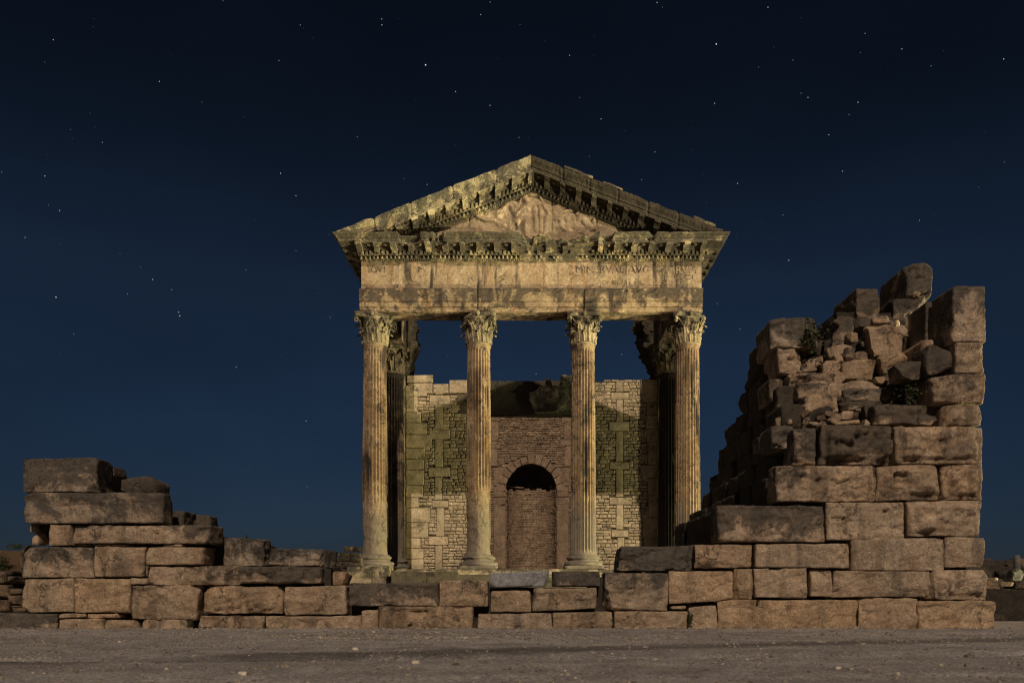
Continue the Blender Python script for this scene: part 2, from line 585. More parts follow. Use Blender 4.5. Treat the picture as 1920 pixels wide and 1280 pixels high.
def simple_mat(name, col, rough=0.8, var=0.3, sc=8, bump=0.0):
    m = bpy.data.materials.new(name)
    m.use_nodes = True
    t = m.node_tree
    bs = t.nodes['Principled BSDF']
    bs.inputs['Roughness'].default_value = rough
    bs.inputs['Specular IOR Level'].default_value = 0.2
    geo = N(t, 'ShaderNodeNewGeometry')
    n = N(t, 'ShaderNodeTexNoise')
    n.inputs['Scale'].default_value = sc
    n.inputs['Detail'].default_value = 8
    t.links.new(geo.outputs['Position'], n.inputs['Vector'])
    r = N(t, 'ShaderNodeValToRGB')
    r.color_ramp.elements[0].position = 0.3
    r.color_ramp.elements[1].position = 0.7
    r.color_ramp.elements[0].color = (*[c * (1 - var) for c in col], 1)
    r.color_ramp.elements[1].color = (*[c * (1 + var) for c in col], 1)
    t.links.new(n.outputs['Fac'], r.inputs[0])
    t.links.new(r.outputs[0], bs.inputs['Base Color'])
    if bump:
        b = N(t, 'ShaderNodeBump')
        b.inputs['Strength'].default_value = bump
        b.inputs['Distance'].default_value = 0.3
        t.links.new(n.outputs['Fac'], b.inputs['Height'])
        t.links.new(b.outputs[0], bs.inputs['Normal'])
    return m
M_LEAF = simple_mat('leaf_green', (0.045, 0.055, 0.02), 0.6, 0.4, 12)
M_TWIG = simple_mat('twig_brown', (0.07, 0.05, 0.03), 0.9)
M_PALE = simple_mat('pale_pebble', (0.50, 0.44, 0.34), 0.85, 0.3, 20)
M_HILL = simple_mat('hill_earth', (0.10, 0.062, 0.035), 0.95, 0.6, 0.12, 1.0)

# ------------------------------------------------------------------ ground
def ground():
    rnd = random.Random(4)
    xs = np.concatenate([-np.geomspace(2500, 15, 26)[:-1], np.arange(-15, 15.001, 0.075), np.geomspace(15, 2500, 26)[1:]])
    ys = np.concatenate([-np.geomspace(300, 1, 8)[:-1], np.arange(-1, 4, 0.5), np.arange(4, 13.2, 0.045), np.arange(13.4, 30, 0.4), np.geomspace(30, 3500, 26)])
    X, Y = np.meshgrid(xs, ys)
    p = np.stack([X.ravel(), Y.ravel(), np.zeros(X.size)], 1)
    near = smooth(22, 12, np.abs(p[:, 0])) * smooth(2, 4, p[:, 1]) * smooth(20, 13.5, p[:, 1])
    z = 0.008 * fbm(p * np.array([0.35, 1.0, 1]), 1.1, 3, 3)          # long ruts parallel to the wall
    z += 0.012 * fbm(p, 2.5, 4, 8) + 0.006 * fbm(p, 11, 3, 9)
    # wheel ruts
    yr = p[:, 1] - 0.10 * p[:, 0] * 0.6
    for c, w, d in ((10.9, 0.30, 0.02), (7.3, 0.22, 0.07), (5.4, 0.2, 0.03)):
        z -= d * np.exp(-((yr - c + 0.15 * fbm(p, 0.4, 2, 21)) / w) ** 2)
    z += 0.02 * np.exp(-((p[:, 1] - 12.35) / 0.25) ** 2)
    p[:, 2] = z * near
    ny, nx = X.shape
    i = np.arange(ny * nx).reshape(ny, nx)
    f = np.stack([i[:-1, :-1].ravel(), i[:-1, 1:].ravel(), i[1:, 1:].ravel(), i[1:, :-1].ravel()], 1)
    me = mesh_np('ground', p, f)
    m = bpy.data.materials.new('packed_gravel_earth')
    m.use_nodes = True
    t = m.node_tree
    L = t.links.new
    bs = t.nodes['Principled BSDF']
    bs.inputs['Roughness'].default_value = 0.95
    bs.inputs['Specular IOR Level'].default_value = 0.1
    geo = N(t, 'ShaderNodeNewGeometry')
    def noise(sc, det, vec=None):
        n = N(t, 'ShaderNodeTexNoise')
        n.inputs['Scale'].default_value = sc
        n.inputs['Detail'].default_value = det
        n.inputs['Roughness'].default_value = 0.65
        L(vec or geo.outputs['Position'], n.inputs['Vector'])
        return n
    mp = N(t, 'ShaderNodeMapping')
    mp.inputs['Scale'].default_value = (0.16, 0.8, 1)
    mp.inputs['Rotation'].default_value = (0, 0, 0.05)
    L(geo.outputs['Position'], mp.inputs['Vector'])
    a = noise(0.9, 4, mp.outputs[0])
    r = N(t, 'ShaderNodeValToRGB')
    r.color_ramp.elements[0].position = 0.40
    r.color_ramp.elements[1].position = 0.62
    r.color_ramp.elements[0].color = (0.265, 0.24, 0.225, 1)
    r.color_ramp.elements[1].color = (0.345, 0.315, 0.295, 1)
    L(a.outputs['Fac'], r.inputs[0])
    b = noise(2.2, 8)
    mx = N(t, 'ShaderNodeMix', data_type='RGBA', blend_type='MULTIPLY')
    mx.inputs['Factor'].default_value = 1
    mr = N(t, 'ShaderNodeMapRange')
    mr.inputs['From Min'].default_value = 0.3
    mr.inputs['From Max'].default_value = 0.7
    mr.inputs['To Min'].default_value = 0.72
    mr.inputs['To Max'].default_value = 1.35
    L(b.outputs['Fac'], mr.inputs[0])
    L(r.outputs[0], mx.inputs['A'])
    L(mr.outputs[0], mx.inputs['B'])
    v = N(t, 'ShaderNodeTexVoronoi')
    v.inputs['Scale'].default_value = 26
    L(geo.outputs['Position'], v.inputs['Vector'])
    g = noise(1.3, 3)
    sp = N(t, 'ShaderNodeMath', operation='LESS_THAN')
    L(v.outputs['Distance'], sp.inputs[0])
    th = N(t, 'ShaderNodeMapRange')
    th.inputs['From Min'].default_value = 0.42
    th.inputs['From Max'].default_value = 0.7
    th.inputs['To Min'].default_value = 0.06
    th.inputs['To Max'].default_value = 0.34
    L(g.outputs['Fac'], th.inputs[0])
    L(th.outputs[0], sp.inputs[1])
    mx2 = N(t, 'ShaderNodeMix', data_type='RGBA')
    L(sp.outputs[0], mx2.inputs['Factor'])
    L(mx.outputs['Result'], mx2.inputs['A'])
    mx2.inputs['B'].default_value = (0.66, 0.60, 0.50, 1)
    sx = N(t, 'ShaderNodeSeparateXYZ')
    L(geo.outputs['Position'], sx.inputs[0])
    def mth(op, a_, b_):
        q_ = N(t, 'ShaderNodeMath', operation=op)
        for i_, w_ in enumerate((a_, b_)):
            if hasattr(w_, 'links'):
                L(w_, q_.inputs[i_])
            else:
                q_.inputs[i_].default_value = w_
        return q_.outputs[0]
    wob = noise(0.5, 5)
    dd = mth('ABSOLUTE', mth('ADD', mth('SUBTRACT', sx.outputs['Y'], mth('MULTIPLY', sx.outputs['X'], 0.30)), mth('ADD', mth('MULTIPLY', wob.outputs['Fac'], 1.0), -8.6)), 0)
    tr = N(t, 'ShaderNodeMapRange', interpolation_type='SMOOTHSTEP')
    tr.inputs['From Min'].default_value = 0.15
    tr.inputs['From Max'].default_value = 0.55
    tr.inputs['To Min'].default_value = 0.50
    tr.inputs['To Max'].default_value = 1.0
    L(dd, tr.inputs[0])
    gr = noise(30, 6)
    gm = N(t, 'ShaderNodeMapRange')
    gm.inputs['From Min'].default_value = 0.35
    gm.inputs['From Max'].default_value = 0.65
    gm.inputs['To Min'].default_value = 0.6
    gm.inputs['To Max'].default_value = 1.4
    L(gr.outputs['Fac'], gm.inputs[0])
    mx3 = N(t, 'ShaderNodeMix', data_type='RGBA', blend_type='MULTIPLY')
    mx3.inputs['Factor'].default_value = 1
    L(mx2.outputs['Result'], mx3.inputs['A'])
    L(mth('MULTIPLY', tr.outputs[0], gm.outputs[0]), mx3.inputs['B'])
    L(mx3.outputs['Result'], bs.inputs['Base Color'])
    n4 = noise(18, 10)
    n5 = noise(70, 6)
    ad = N(t, 'ShaderNodeMath', operation='ADD')
    L(n4.outputs['Fac'], ad.inputs[0])
    L(n5.outputs['Fac'], ad.inputs[1])
    bp = N(t, 'ShaderNodeBump')
    bp.inputs['Strength'].default_value = 0.8
    bp.inputs['Distance'].default_value = 0.03
    L(ad.outputs[0], bp.inputs['Height'])
    L(bp.outputs[0], bs.inputs['Normal'])
    o = link('ground', me, m)
    o['kind'] = 'structure'
    # gravel
    mb = MB()
    pts = []
    v0, f0 = ico(1)
    for k in range(12000):
        if k >= 5200:                        # small clods of the same earth
            x = rnd.uniform(-1, 1) * 9.5
            y = 4.9 + 7.5 * rnd.random()
        elif k < 2600:
            x = rnd.uniform(-11, 11)
            y = 4.8 + 7.6 * rnd.random() ** 0.8
        elif k < 4300:                       # pale gravel patch in front of the wall
            x = rnd.gauss(-1.3, 1.3)
            y = rnd.gauss(10.6, 0.5)
        else:
            x = rnd.uniform(-9, 7)
            y = 12.42 - abs(rnd.gauss(0, 0.10))
        if not 4 < y < 12.46:
            continue
        s = 0.005 + 0.010 * rnd.random() ** 2
        if rnd.random() < 0.03:
            s *= 1.9
        q = v0 * np.array([s * rnd.uniform(.8, 1.7), s * rnd.uniform(.8, 1.4), s * rnd.uniform(.5, .9)])
        q = q + np.array([[rnd.uniform(-.2, .2) * s for _ in range(3)] for _ in range(len(q))])
        if k >= 5200:
            q = q * rnd.uniform(0.5, 1.5)
            if k > 11850:
                y = 12.46 - abs(rnd.gauss(0, 0.05))
                q = q * 2.2
        pts.append((q, x, y, rnd.uniform(-0.75, -0.05) if k < 5200 else rnd.uniform(-0.72, -0.35)))
    gz = groundz(np.array([a_[1] for a_ in pts]), np.array([a_[2] for a_ in pts]))
    for (q, x, y, tn), z_ in zip(pts, gz):
        mb.add(q + np.array([x, y, 0.003 + z_]), f0, tn)
    m2 = stone_mat('gravel_stone', (0.50, 0.43, 0.33), (0.38, 0.32, 0.25), (0.55, 0.48, 0.38), bump=0.3)
    g_ = mb.build('gravel', m2)
    g_.color = (0, 0.5, 0.5, 1)
    g_['kind'] = 'stuff'

def groundz(x, y):
    x, y = np.atleast_1d(x).astype(float), np.atleast_1d(y).astype(float)
    p = np.stack([x, y, x * 0], 1)
    z = 0.008 * fbm(p * np.array([0.35, 1.0, 1]), 1.1, 3, 3)
    z += 0.012 * fbm(p, 2.5, 4, 8) + 0.006 * fbm(p, 11, 3, 9)
    yr = p[:, 1] - 0.10 * p[:, 0] * 0.6
    for c, w, d in ((10.9, 0.30, 0.02), (7.3, 0.22, 0.07), (5.4, 0.2, 0.03)):
        z -= d * np.exp(-((yr - c + 0.15 * fbm(p, 0.4, 2, 21)) / w) ** 2)
    z += 0.02 * np.exp(-((p[:, 1] - 12.35) / 0.25) ** 2)
    return z if len(z) > 1 else float(z[0])
ground()

def hills():
    def hill(name, xa, xb, Y, depth, hf, mat, nx=160, ny=24):
        xs = np.linspace(xa, xb, nx)
        ts = np.linspace(0, 1, ny)
        X, T = np.meshgrid(xs, ts)
        Yv = Y + T * depth
        p = np.stack([X.ravel(), Yv.ravel(), np.zeros(X.size)], 1)
        h = hf(p[:, 0]) * np.sin(np.clip(T.ravel(), 0, 1) * math.pi * 0.98) ** 0.8
        h = h * (1 + 0.06 * fbm(p, 0.02, 4, 5)) + 0.8 * fbm(p, 0.15, 4, 6) * smooth(0, .2, T.ravel())
        p[:, 2] = h - 0.3
        i = np.arange(ny * nx).reshape(ny, nx)
        f = np.stack([i[:-1, :-1].ravel(), i[:-1, 1:].ravel(), i[1:, 1:].ravel(), i[1:, :-1].ravel()], 1)
        o = link(name, mesh_np(name, p, f), mat)
        o['kind'] = 'structure'
        return o
    # hill rising to the far left, and one to the far right
    hill('hill', -420, -105, 260, 160, lambda x: 18.6 * smooth(-105, -230, x), M_HILL)
    hill('hill', 170, 520, 260, 160, lambda x: 17.5 * smooth(150, 262, x), M_HILL)
hills()

def stars():
    big = [(100, 75, 1), (84, 117, .5), (320, 101, .5), (299, 153, .9), (563, 47, .7), (523, 114, .8), (716, 36, 1), (716, 47, 1), (798, 122, 1.6), (854, 172, 1), (919, 198, 1), (901, 28, .9), (919, 4, .8), (418, 2, .6), (132, 243, .5), (192, 267, .8), (379, 192, .5), (670, 257, .7), (526, 325, 1.1), (555, 367, 1), (84, 330, 1), (3, 323, .8), (91, 384, .8), (112, 395, 1), (47, 445, .9), (114, 458, .5), (225, 475, .5), (264, 501, .6), (286, 524, 1), (322, 543, .8), (239, 551, .8), (105, 557, 1.3), (335, 585, 1), (337, 592, 1.2), (138, 626, .9), (461, 506, .7), (619, 595, .6), (757, 335, .5), (801, 346, .8), (555, 470, .6), (1232, 5, 1), (1242, 14, .6), (1440, 14, 1.1), (1343, 83, 1.6), (1068, 104, .9), (1622, 63, .8), (1691, 92, 1), (1882, 111, 1.1), (1613, 99, .6), (1487, 113, .7), (1746, 124, .7), (1609, 192, 1.1), (1515, 183, 1), (1502, 175, .7), (1554, 253, 1), (1340, 194, .9), (1127, 223, 1), (1087, 183, .6), (973, 258, .7), (1105, 294, .7), (1228, 285, .8), (1203, 337, .7), (1383, 344, 1), (1580, 321, 1), (1468, 403, .8), (1724, 413, .9), (1479, 488, 1), (1592, 215, .7), (1422, 126, .6), (1883, 304, .6), (1835, 351, .5), (1345, 569, .7), (1388, 617, .8), (443, 688, 1), (574, 789, .8), (576, 912, .6), (1005, 701, .8), (1166, 664, .9), (1143, 640, .5), (975, 46, .5), (839, 668, .4)]
    rnd = random.Random(11)
    for k in range(260):
        big.append((rnd.uniform(-400, 2300), rnd.uniform(-300, 1000), rnd.uniform(0.15, 0.42)))
    D = 6000.0
    mb = MB()
    v0, f0 = ico(1)
    for (x, y, s) in big:
        c = np.array(P(x, y, D))
        r = D / F * (0.42 + 0.34 * s)
        q = v0 * r * np.array([1, 1, 1.2])
        mb.add(q + c, f0, s)
    m = bpy.data.materials.new('star_light')
    m.use_nodes = True
    t = m.node_tree
    t.nodes.clear()
    out = N(t, 'ShaderNodeOutputMaterial')
    em = N(t, 'ShaderNodeEmission')
    at = N(t, 'ShaderNodeAttribute', attribute_name='tone')
    mu = N(t, 'ShaderNodeMath', operation='POWER')
    mu.inputs[1].default_value = 1.7
    t.links.new(at.outputs['Fac'], mu.inputs[0])
    m3 = N(t, 'ShaderNodeMath', operation='MULTIPLY')
    m3.inputs[1].default_value = 0.58
    t.links.new(mu.outputs[0], m3.inputs[0])
    em.inputs[0].default_value = (0.80, 0.88, 1, 1)
    t.links.new(m3.outputs[0], em.inputs[1])
    t.links.new(em.outputs[0], out.inputs[0])
    m.cycles.emission_sampling = 'NONE'
    o = mb.build('sky_stars', m)
    o['kind'] = 'structure'
stars()

# ------------------------------------------------------------------ temple
TZ = 1.28             # portico floor
TY = 25.0             # axis of the front columns
FY = 24.6             # face of the frieze
temple = thing('temple', 'floodlit ruined Roman temple with four fluted front columns and carved pediment', 'temple', (0, TY, 0))

def sweep(stations, profile, nseg, close_ends=True):
    """stations: (B, O, U) ; profile: closed list of (o, u)"""
    rows = []
    for a in range(len(stations) - 1):
        n = nseg[a] if isinstance(nseg, (list, tuple)) else nseg
        B0, O0, U0 = (np.array(x, float) for x in stations[a])
        B1, O1, U1 = (np.array(x, float) for x in stations[a + 1])
        for k in range(n + (1 if a == len(stations) - 2 else 0)):
            t = k / n
            B, O, U = B0 + (B1 - B0) * t, O0 + (O1 - O0) * t, U0 + (U1 - U0) * t
            rows.append([B + o * O + u * U for (o, u) in profile])
    m = len(profile)
    v = np.array(rows).reshape(-1, 3)
    f = []
    for i in range(len(rows) - 1):
        for j in range(m):
            k = (j + 1) % m
            f.append((i * m + j, (i + 1) * m + j, (i + 1) * m + k, i * m + k))
    if close_ends:
        f.append(tuple(range(m)))
        f.append(tuple(range((len(rows) - 1) * m + m - 1, (len(rows) - 1) * m - 1, -1)))
    return v, f

def dense(profile, step=0.05):
    out = []
    for i in range(len(profile)):
        a, b = np.array(profile[i]), np.array(profile[(i + 1) % len(profile)])
        n = max(1, int(np.linalg.norm(b - a) / step)) if np.linalg.norm(b - a) < 0.7 else max(1, int(np.linalg.norm(b - a) / 0.15))
        for k in range(n):
            out.append(tuple(a + (b - a) * k / n))
    return out

def tube(mb, pts, rad, n=8, tone=0.0):
    pts = [np.array(p, float) for p in pts]
    rows = []
    for i, p in enumerate(pts):
        d = pts[min(i + 1, len(pts) - 1)] - pts[max(i - 1, 0)]
        d /= np.linalg.norm(d) + 1e-9
        a = np.cross(d, (0, 0, 1.0))
        if np.linalg.norm(a) < 1e-3:
            a = np.array([1.0, 0, 0])
        a /= np.linalg.norm(a)
        b = np.cross(d, a)
        r = rad[i] if isinstance(rad, (list, tuple)) else rad
        rows.append([p + r * (math.cos(2 * math.pi * k / n) * a + math.sin(2 * math.pi * k / n) * b) for k in range(n)])
    f = []
    for i in range(len(rows) - 1):
        for k in range(n):
            f.append((i * n + k, i * n + (k + 1) % n, (i + 1) * n + (k + 1) % n, (i + 1) * n + k))
    f.append(tuple(range(n - 1, -1, -1)))
    f.append(tuple(range((len(rows) - 1) * n, len(rows) * n)))
    mb.add(np.array(rows).reshape(-1, 3), f, tone)

def lathe(mb, prof, n=64, tone=0.0, cx=0, cy=0):
    v = [(cx + r * math.cos(2 * math.pi * k / n), cy + r * math.sin(2 * math.pi * k / n), z) for (r, z) in prof for k in range(n)]
    f = []
    for i in range(len(prof) - 1):
        for k in range(n):
            f.append((i * n + k, i * n + (k + 1) % n, (i + 1) * n + (k + 1) % n, (i + 1) * n + k))
    f.append(tuple(range(n - 1, -1, -1)))
    f.append(tuple(range((len(prof) - 1) * n, len(prof) * n)))
    mb.add(v, f, tone)

CAPZ = 8.24           # underside of the capitals
ARCZ = 9.20           # underside of the architrave

def capital_mb(seed, damage=0.0):
    rnd = random.Random(seed)
    mb = MB()
    K = 0.95 / 1.03
    bell = [(0.345, 0.0), (0.385, 0.015), (0.385, 0.05), (0.345, 0.065), (0.35, 0.3), (0.365, 0.5), (0.40, 0.68), (0.46, 0.82), (0.50, 0.86), (0.48, 0.90)]
    lathe(mb, bell, 40)
    def rb(z):
        for (r0, z0), (r1, z1) in zip(bell[3:], bell[4:]):
            if z <= z1:
                return r0 + (r1 - r0) * (z - z0) / (z1 - z0)
        return 0.48
    def leaf(th, z0, h, w, out, tone=0.0):
        nu, nv = 13, 18
        rows, back = [], []
        broken = rnd.random() < damage
        for j in range(nv):
            v = j / (nv - 1)
            if v < 0.74:
                zz, rr = z0 + h * v / 0.74 * 0.96, rb(z0 + h * v / 0.74) + 0.03 + out * 0.25 * (v / 0.74) ** 2
            else:
                a = (v - 0.74) / 0.26 * 3.3
                cr_ = out * 0.42
                base = rb(z0 + h) + 0.03 + out * 0.25
                zz, rr = z0 + h * 0.96 + cr_ * math.sin(a) * 0.8, base + cr_ * (1 - math.cos(a))
            if broken and v > 0.7:
                zz, rr = z0 + h * 0.9, rb(z0 + h) + 0.03
            ww = w * (0.62 + 0.5 * math.sin(math.pi * min(1, v * 1.02)) ** 0.8)
            if v > 0.74:
                ww *= 1 - 0.72 * ((v - 0.74) / 0.26)
            ww *= 1 + 0.20 * math.cos(v * 29)
            r1, r2 = [], []
            for i in range(nu):
                u = -1 + 2 * i / (nu - 1)
                rib = 0.030 * math.exp(-(u / 0.22) ** 2) + 0.018 * math.cos(u * 9.5 + v * 3) - 0.03 * abs(u) ** 2
                R_ = rr + rib
                a = th + u * ww / max(R_, 0.3)
                r1.append((R_ * math.cos(a), R_ * math.sin(a), zz))
                R2 = rr - 0.035
                r2.append((R2 * math.cos(a), R2 * math.sin(a), zz - 0.01))
            rows.append(r1)
            back.append(r2)
        v_ = [p for r_ in rows for p in r_] + [p for r_ in back for p in r_]
        f = []
        o2 = nu * nv
        for j in range(nv - 1):
            for i in range(nu - 1):
                a = j * nu + i
                f.append((a, a + 1, a + nu + 1, a + nu))
                f.append((o2 + a, o2 + a + nu, o2 + a + nu + 1, o2 + a + 1))
            a = j * nu
            f.append((a, a + nu, o2 + a + nu, o2 + a))
            a = j * nu + nu - 1
            f.append((a, o2 + a, o2 + a + nu, a + nu))
        a = (nv - 1) * nu
        for i in range(nu - 1):
            f.append((a + i, a + i + 1, o2 + a + i + 1, o2 + a + i))
        mb.add(v_, f, tone)
    for k in range(8):
        leaf(k * math.pi / 4, 0.07, 0.30 + rnd.uniform(-.02, .02), 0.125, 0.15)
    for k in range(8):
        leaf((k + .5) * math.pi / 4, 0.07, 0.55 + rnd.uniform(-.02, .02), 0.12, 0.17)
    # volutes and helices
    for k in range(4):
        a = math.pi / 4 + k * math.pi / 2
        d = np.array([math.cos(a), math.sin(a), 0])
        for s in (-1, 1):
            sd = np.array([-d[1], d[0], 0]) * s
            if rnd.random() < damage * 0.6:
                continue
            pts = []
            for t in np.linspace(0, 1, 9):
                pts.append(d * (0.40 + 0.30 * t ** 1.5) + sd * 0.12 * (1 - t) ** 1.3 + sd * 0.02 + np.array([0, 0, 0.50 + 0.36 * math.sin(t * math.pi / 2)]))
            c = d * 0.665 + sd * 0.02 + np.array([0, 0, 0.775])
            for t in np.linspace(0.1, 1, 14):
                ang = math.pi / 2.4 - t * 8.5
                r = 0.095 * (1 - 0.75 * t)
                pts.append(c + d * r * math.cos(ang) + np.array([0, 0, r * math.sin(ang)]) + sd * 0.03 * t)
            tube(mb, pts, [0.022] * 3 + [0.030] * 10 + [0.024] * (len(pts) - 13), 7)
        # helices meeting under the abacus at the middle of each face
        e = k * math.pi / 2
        d2 = np.array([math.cos(e), math.sin(e), 0])
        s2 = np.array([-d2[1], d2[0], 0])
        for s in (-1, 1):
            pts = []
            for t in np.linspace(0, 1, 7):
                pts.append(d2 * (0.41 + 0.06 * t) + s2 * s * (0.20 - 0.10 * t) + np.array([0, 0, 0.52 + 0.27 * math.sin(t * math.pi / 2)]))
            c = d2 * 0.48 + s2 * s * 0.075 + np.array([0, 0, 0.74])
            for t in np.linspace(0.1, 1, 9):
                ang = math.pi / 2 + t * 6
                r = 0.055 * (1 - 0.7 * t)
                pts.append(c - s2 * s * r * math.cos(ang + math.pi / 2) * -1 + np.array([0, 0, r * math.sin(ang)]))
            tube(mb, pts, 0.020, 6)
        v0, f0 = ico(2)
        mb.add(v0 * np.array([.075, .075, .085]) + d2 * 0.505 + np.array([0, 0, 0.965]), f0)
    # abacus with concave sides
    zs = [(0.885, -0.05), (0.925, -0.02), (0.945, -0.035), (0.96, -0.01), (1.03, 0.0)]
    n = 12
    ring = []
    for k in range(4):
        a = -math.pi / 4 + k * math.pi / 2
        p0 = np.array([math.cos(a), math.sin(a)]) * 0.845
        p1 = np.array([math.cos(a + math.pi / 2), math.sin(a + math.pi / 2)]) * 0.845
        e = (p1 - p0) / np.linalg.norm(p1 - p0)
        nrm = np.array([math.cos(a + math.pi / 4), math.sin(a + math.pi / 4)])
        for i in range(n):
            t = 0.045 + 0.91 * i / (n - 1)
            ring.append(p0 + (p1 - p0) * t - nrm * 0.13 * math.sin(math.pi * t))
    ring = np.array(ring)
    m = len(ring)
    v, f = [], []
    for (z, o) in zs:
        for p in ring:
            q = p * (1 + o / np.linalg.norm(p))
            v.append((q[0], q[1], z))
    for i in range(len(zs) - 1):
        for k in range(m):
            f.append((i * m + k, i * m + (k + 1) % m, (i + 1) * m + (k + 1) % m, (i + 1) * m + k))
    f.append(tuple(range(m - 1, -1, -1)))
    f.append(tuple(range((len(zs) - 1) * m, len(zs) * m)))
    mb.add(v, f)
    V = mb.arr()
    V[:, 2] *= K
    s = rnd.uniform(-50, 50)
    V = V + vfbm(V + s, 9, 3, seed) * 0.014 + vfbm(V + s, 28, 2, seed + 5) * 0.006
    if damage:
        # knocked-off corners
        for k in range(3):
            nn = np.array([rnd.choice((-1, 1)), -1 if k else rnd.choice((-1, 1)), rnd.uniform(-.1, .5)])
            nn /= np.linalg.norm(nn)
            dist = V @ nn - (0.66 + rnd.uniform(0, .12)) + fbm(V + s, 7, 3, seed + k) * 0.04
            V = V - np.clip(dist, 0, None)[:, None] * nn
    mb.v = [V]
    return mb

def shaft(z0, z1, r0, r1, seed, worn_z, worn_amt=1.0, patch=None, step=0.045):
    nf, per = 24, 10
    n = nf * per
    zs = np.arange(z0, z1 + step, step)
    zs[-1] = z1
    TH, Z = np.meshgrid(np.arange(n) * 2 * math.pi / n, zs)
    TH, Z = TH.ravel(), Z.ravel()
    t = (Z - z0) / (z1 - z0)
    rad = r0 + (r1 - r0) * t ** 1.35
    ph = ((TH / (2 * math.pi) * nf) % 1) * 2 - 1
    fl = np.sqrt(np.clip(1 - (ph / 0.82) ** 2, 0, 1)) * 0.048
    end = smooth(z1 - 0.14, z1 - 0.20, Z) * smooth(z0 + 0.10, z0 + 0.16, Z)
    q = np.stack([np.cos(TH) * 0.4, np.sin(TH) * 0.4, Z], 1)
    off = seed * 7.7
    wn = fbm(q + off, 1.3, 4, seed)
    worn = smooth(0.25, -0.25, Z - worn_z + 0.9 * wn) * worn_amt
    if patch is not None:
        worn = np.maximum(worn, patch(TH, Z, wn))
    # small spalls elsewhere
    sp = smooth(0.34, 0.44, fbm(q * np.array([1, 1, .6]) + off, 4.0, 4, seed + 3)) * 0.85
    w = np.clip(worn + sp, 0, 1)
    rr = rad - fl * end * (1 - w)
    rr = rr - w * (0.020 + 0.012 * fbm(q + off, 6, 4, seed + 4))
    rr = rr - worn * (0.08 * np.clip(fbm(q + off, 1.7, 4, seed + 8) + 0.1, 0, 1)) - worn * 0.02 * smooth(0.06, 0.0, np.abs(fbm(q * np.array([1, 1, .5]) + off, 3.0, 3, seed + 12)))
    rr = rr + 0.004 * fbm(q + off, 16, 3, seed + 6)
    # flared foot and head
    rr = rr + 0.045 * smooth(z0 + 0.12, z0, Z) * (1 - 0.5 * worn) + 0.035 * smooth(z1 - 0.06, z1, Z)
    # drum cracks
    for zc in (z0 + 2.2 + 0.3 * math.sin(seed), z0 + 4.6 + 0.3 * math.cos(seed * 2)):
        rr = rr - 0.012 * np.exp(-((Z - zc + 0.02 * wn) / 0.02) ** 2)
    p = np.stack([np.cos(TH) * rr, np.sin(TH) * rr, Z], 1)
    m = len(zs)
    i = np.arange(m * n).reshape(m, n)
    j = np.roll(i, -1, 1)
    f = np.stack([i[:-1].ravel(), j[:-1].ravel(), j[1:].ravel(), i[1:].ravel()], 1).tolist()
    f.append(list(range(n - 1, -1, -1)))
    f.append(list(range((m - 1) * n, m * n)))
    return p, f

cap_meshes = {}
def column(x, y, seed, worn_z, worn_amt=1.0, label=None, patch=None, col=(0.15, 0.5, 0.5), capdmg=0.15, basecol=(0.3, 0.5, 0.35), basedmg=1.0):
    p, f = shaft(TZ + 0.44, CAPZ, 0.405, 0.355, seed, worn_z, worn_amt, patch)
    me = mesh_np('column', p, f)
    o = link('column', me, M_COLUMN, temple, loc=np.array([x, y, 0]) - offs(temple), col=col)
    if label:
        o['label'] = label
    b = MB()
    rnd = random.Random(seed)
    prof = [(0.60, 0.12)] + [(0.53 + 0.075 * math.cos(a), 0.19 - 0.07 * math.cos(a + math.pi / 2) * -1) for a in np.linspace(-1.4, 1.4, 8)]
    prof = [(0.54, 0.10), (0.585, 0.12), (0.605, 0.16), (0.60, 0.21), (0.56, 0.235), (0.51, 0.25), (0.475, 0.285), (0.475, 0.305), (0.50, 0.33), (0.52, 0.35), (0.525, 0.385), (0.50, 0.415), (0.455, 0.43), (0.45, 0.47)]
    lathe(b, prof, 48)
    q, ff = box_grid(0.60, 0.60, 0.06, 0.08, 0.08, 0.06)
    b.add(q + np.array([0, 0, 0.06]), ff)
    V = b.arr() + np.array([0, 0, TZ])
    V = V + vfbm(V + seed * 3.1, 3.5, 4, seed) * 0.045 * basedmg + vfbm(V, 14, 3, seed + 2) * 0.012
    b.v = [V]
    link('column_base', mesh_np('column_base', b.arr(), b.f, True), M_COLUMN, o, loc=(0, 0, 0), col=basecol)
    cm = capital_mb(seed * 3 + 1, capdmg)
    link('capital', mesh_np('capital', cm.arr() + np.array([0, 0, CAPZ]), cm.f, True), M_CAP, o, loc=(0, 0, 0), col=(0.35, 0.40, 0.45))
    return o
M_CAP = stone_mat('capital_limestone', (0.35, 0.27, 0.155), (0.24, 0.20, 0.12), (0.40, 0.33, 0.21), base_stain=0.25, bump=0.5, green=0.25)

def ang_patch(c, w, za, zb, amt=1.0):
    def g(TH, Z, wn):
        d = np.abs(((TH - c + math.pi) % (2 * math.pi)) - math.pi)
        return amt * smooth(w + 0.3, w, d + 0.3 * wn) * smooth(za - .25, za, Z + .3 * wn) * smooth(zb + .25, zb, Z + .3 * wn)
    return g
PX = [(703 - VX) / 60.0, (897.5 - VX) / 60.0, (1093.5 - VX) / 60.0, (1289 - VX) / 60.0]
column(PX[0], TY, 3, 3.55, label='leftmost front column with its fluting worn away near the foot')
column(PX[1], TY, 5, 3.75, label='second front column with a heavily eroded lower shaft')
column(PX[2], TY, 7, 0.0, 0.0, label='third front column with flutes cut down to the base', col=(0.2, 0.5, 0.4), basedmg=0.5)
column(PX[3], TY, 9, 0.0, 0.0, label='rightmost front column beside the dark ruined tower', capdmg=0.35)
column(-4.88, 28.25, 11, 0.0, 0.0, label='side column standing in shade behind the leftmost front column', col=(0.45, 0.35, 0.35))
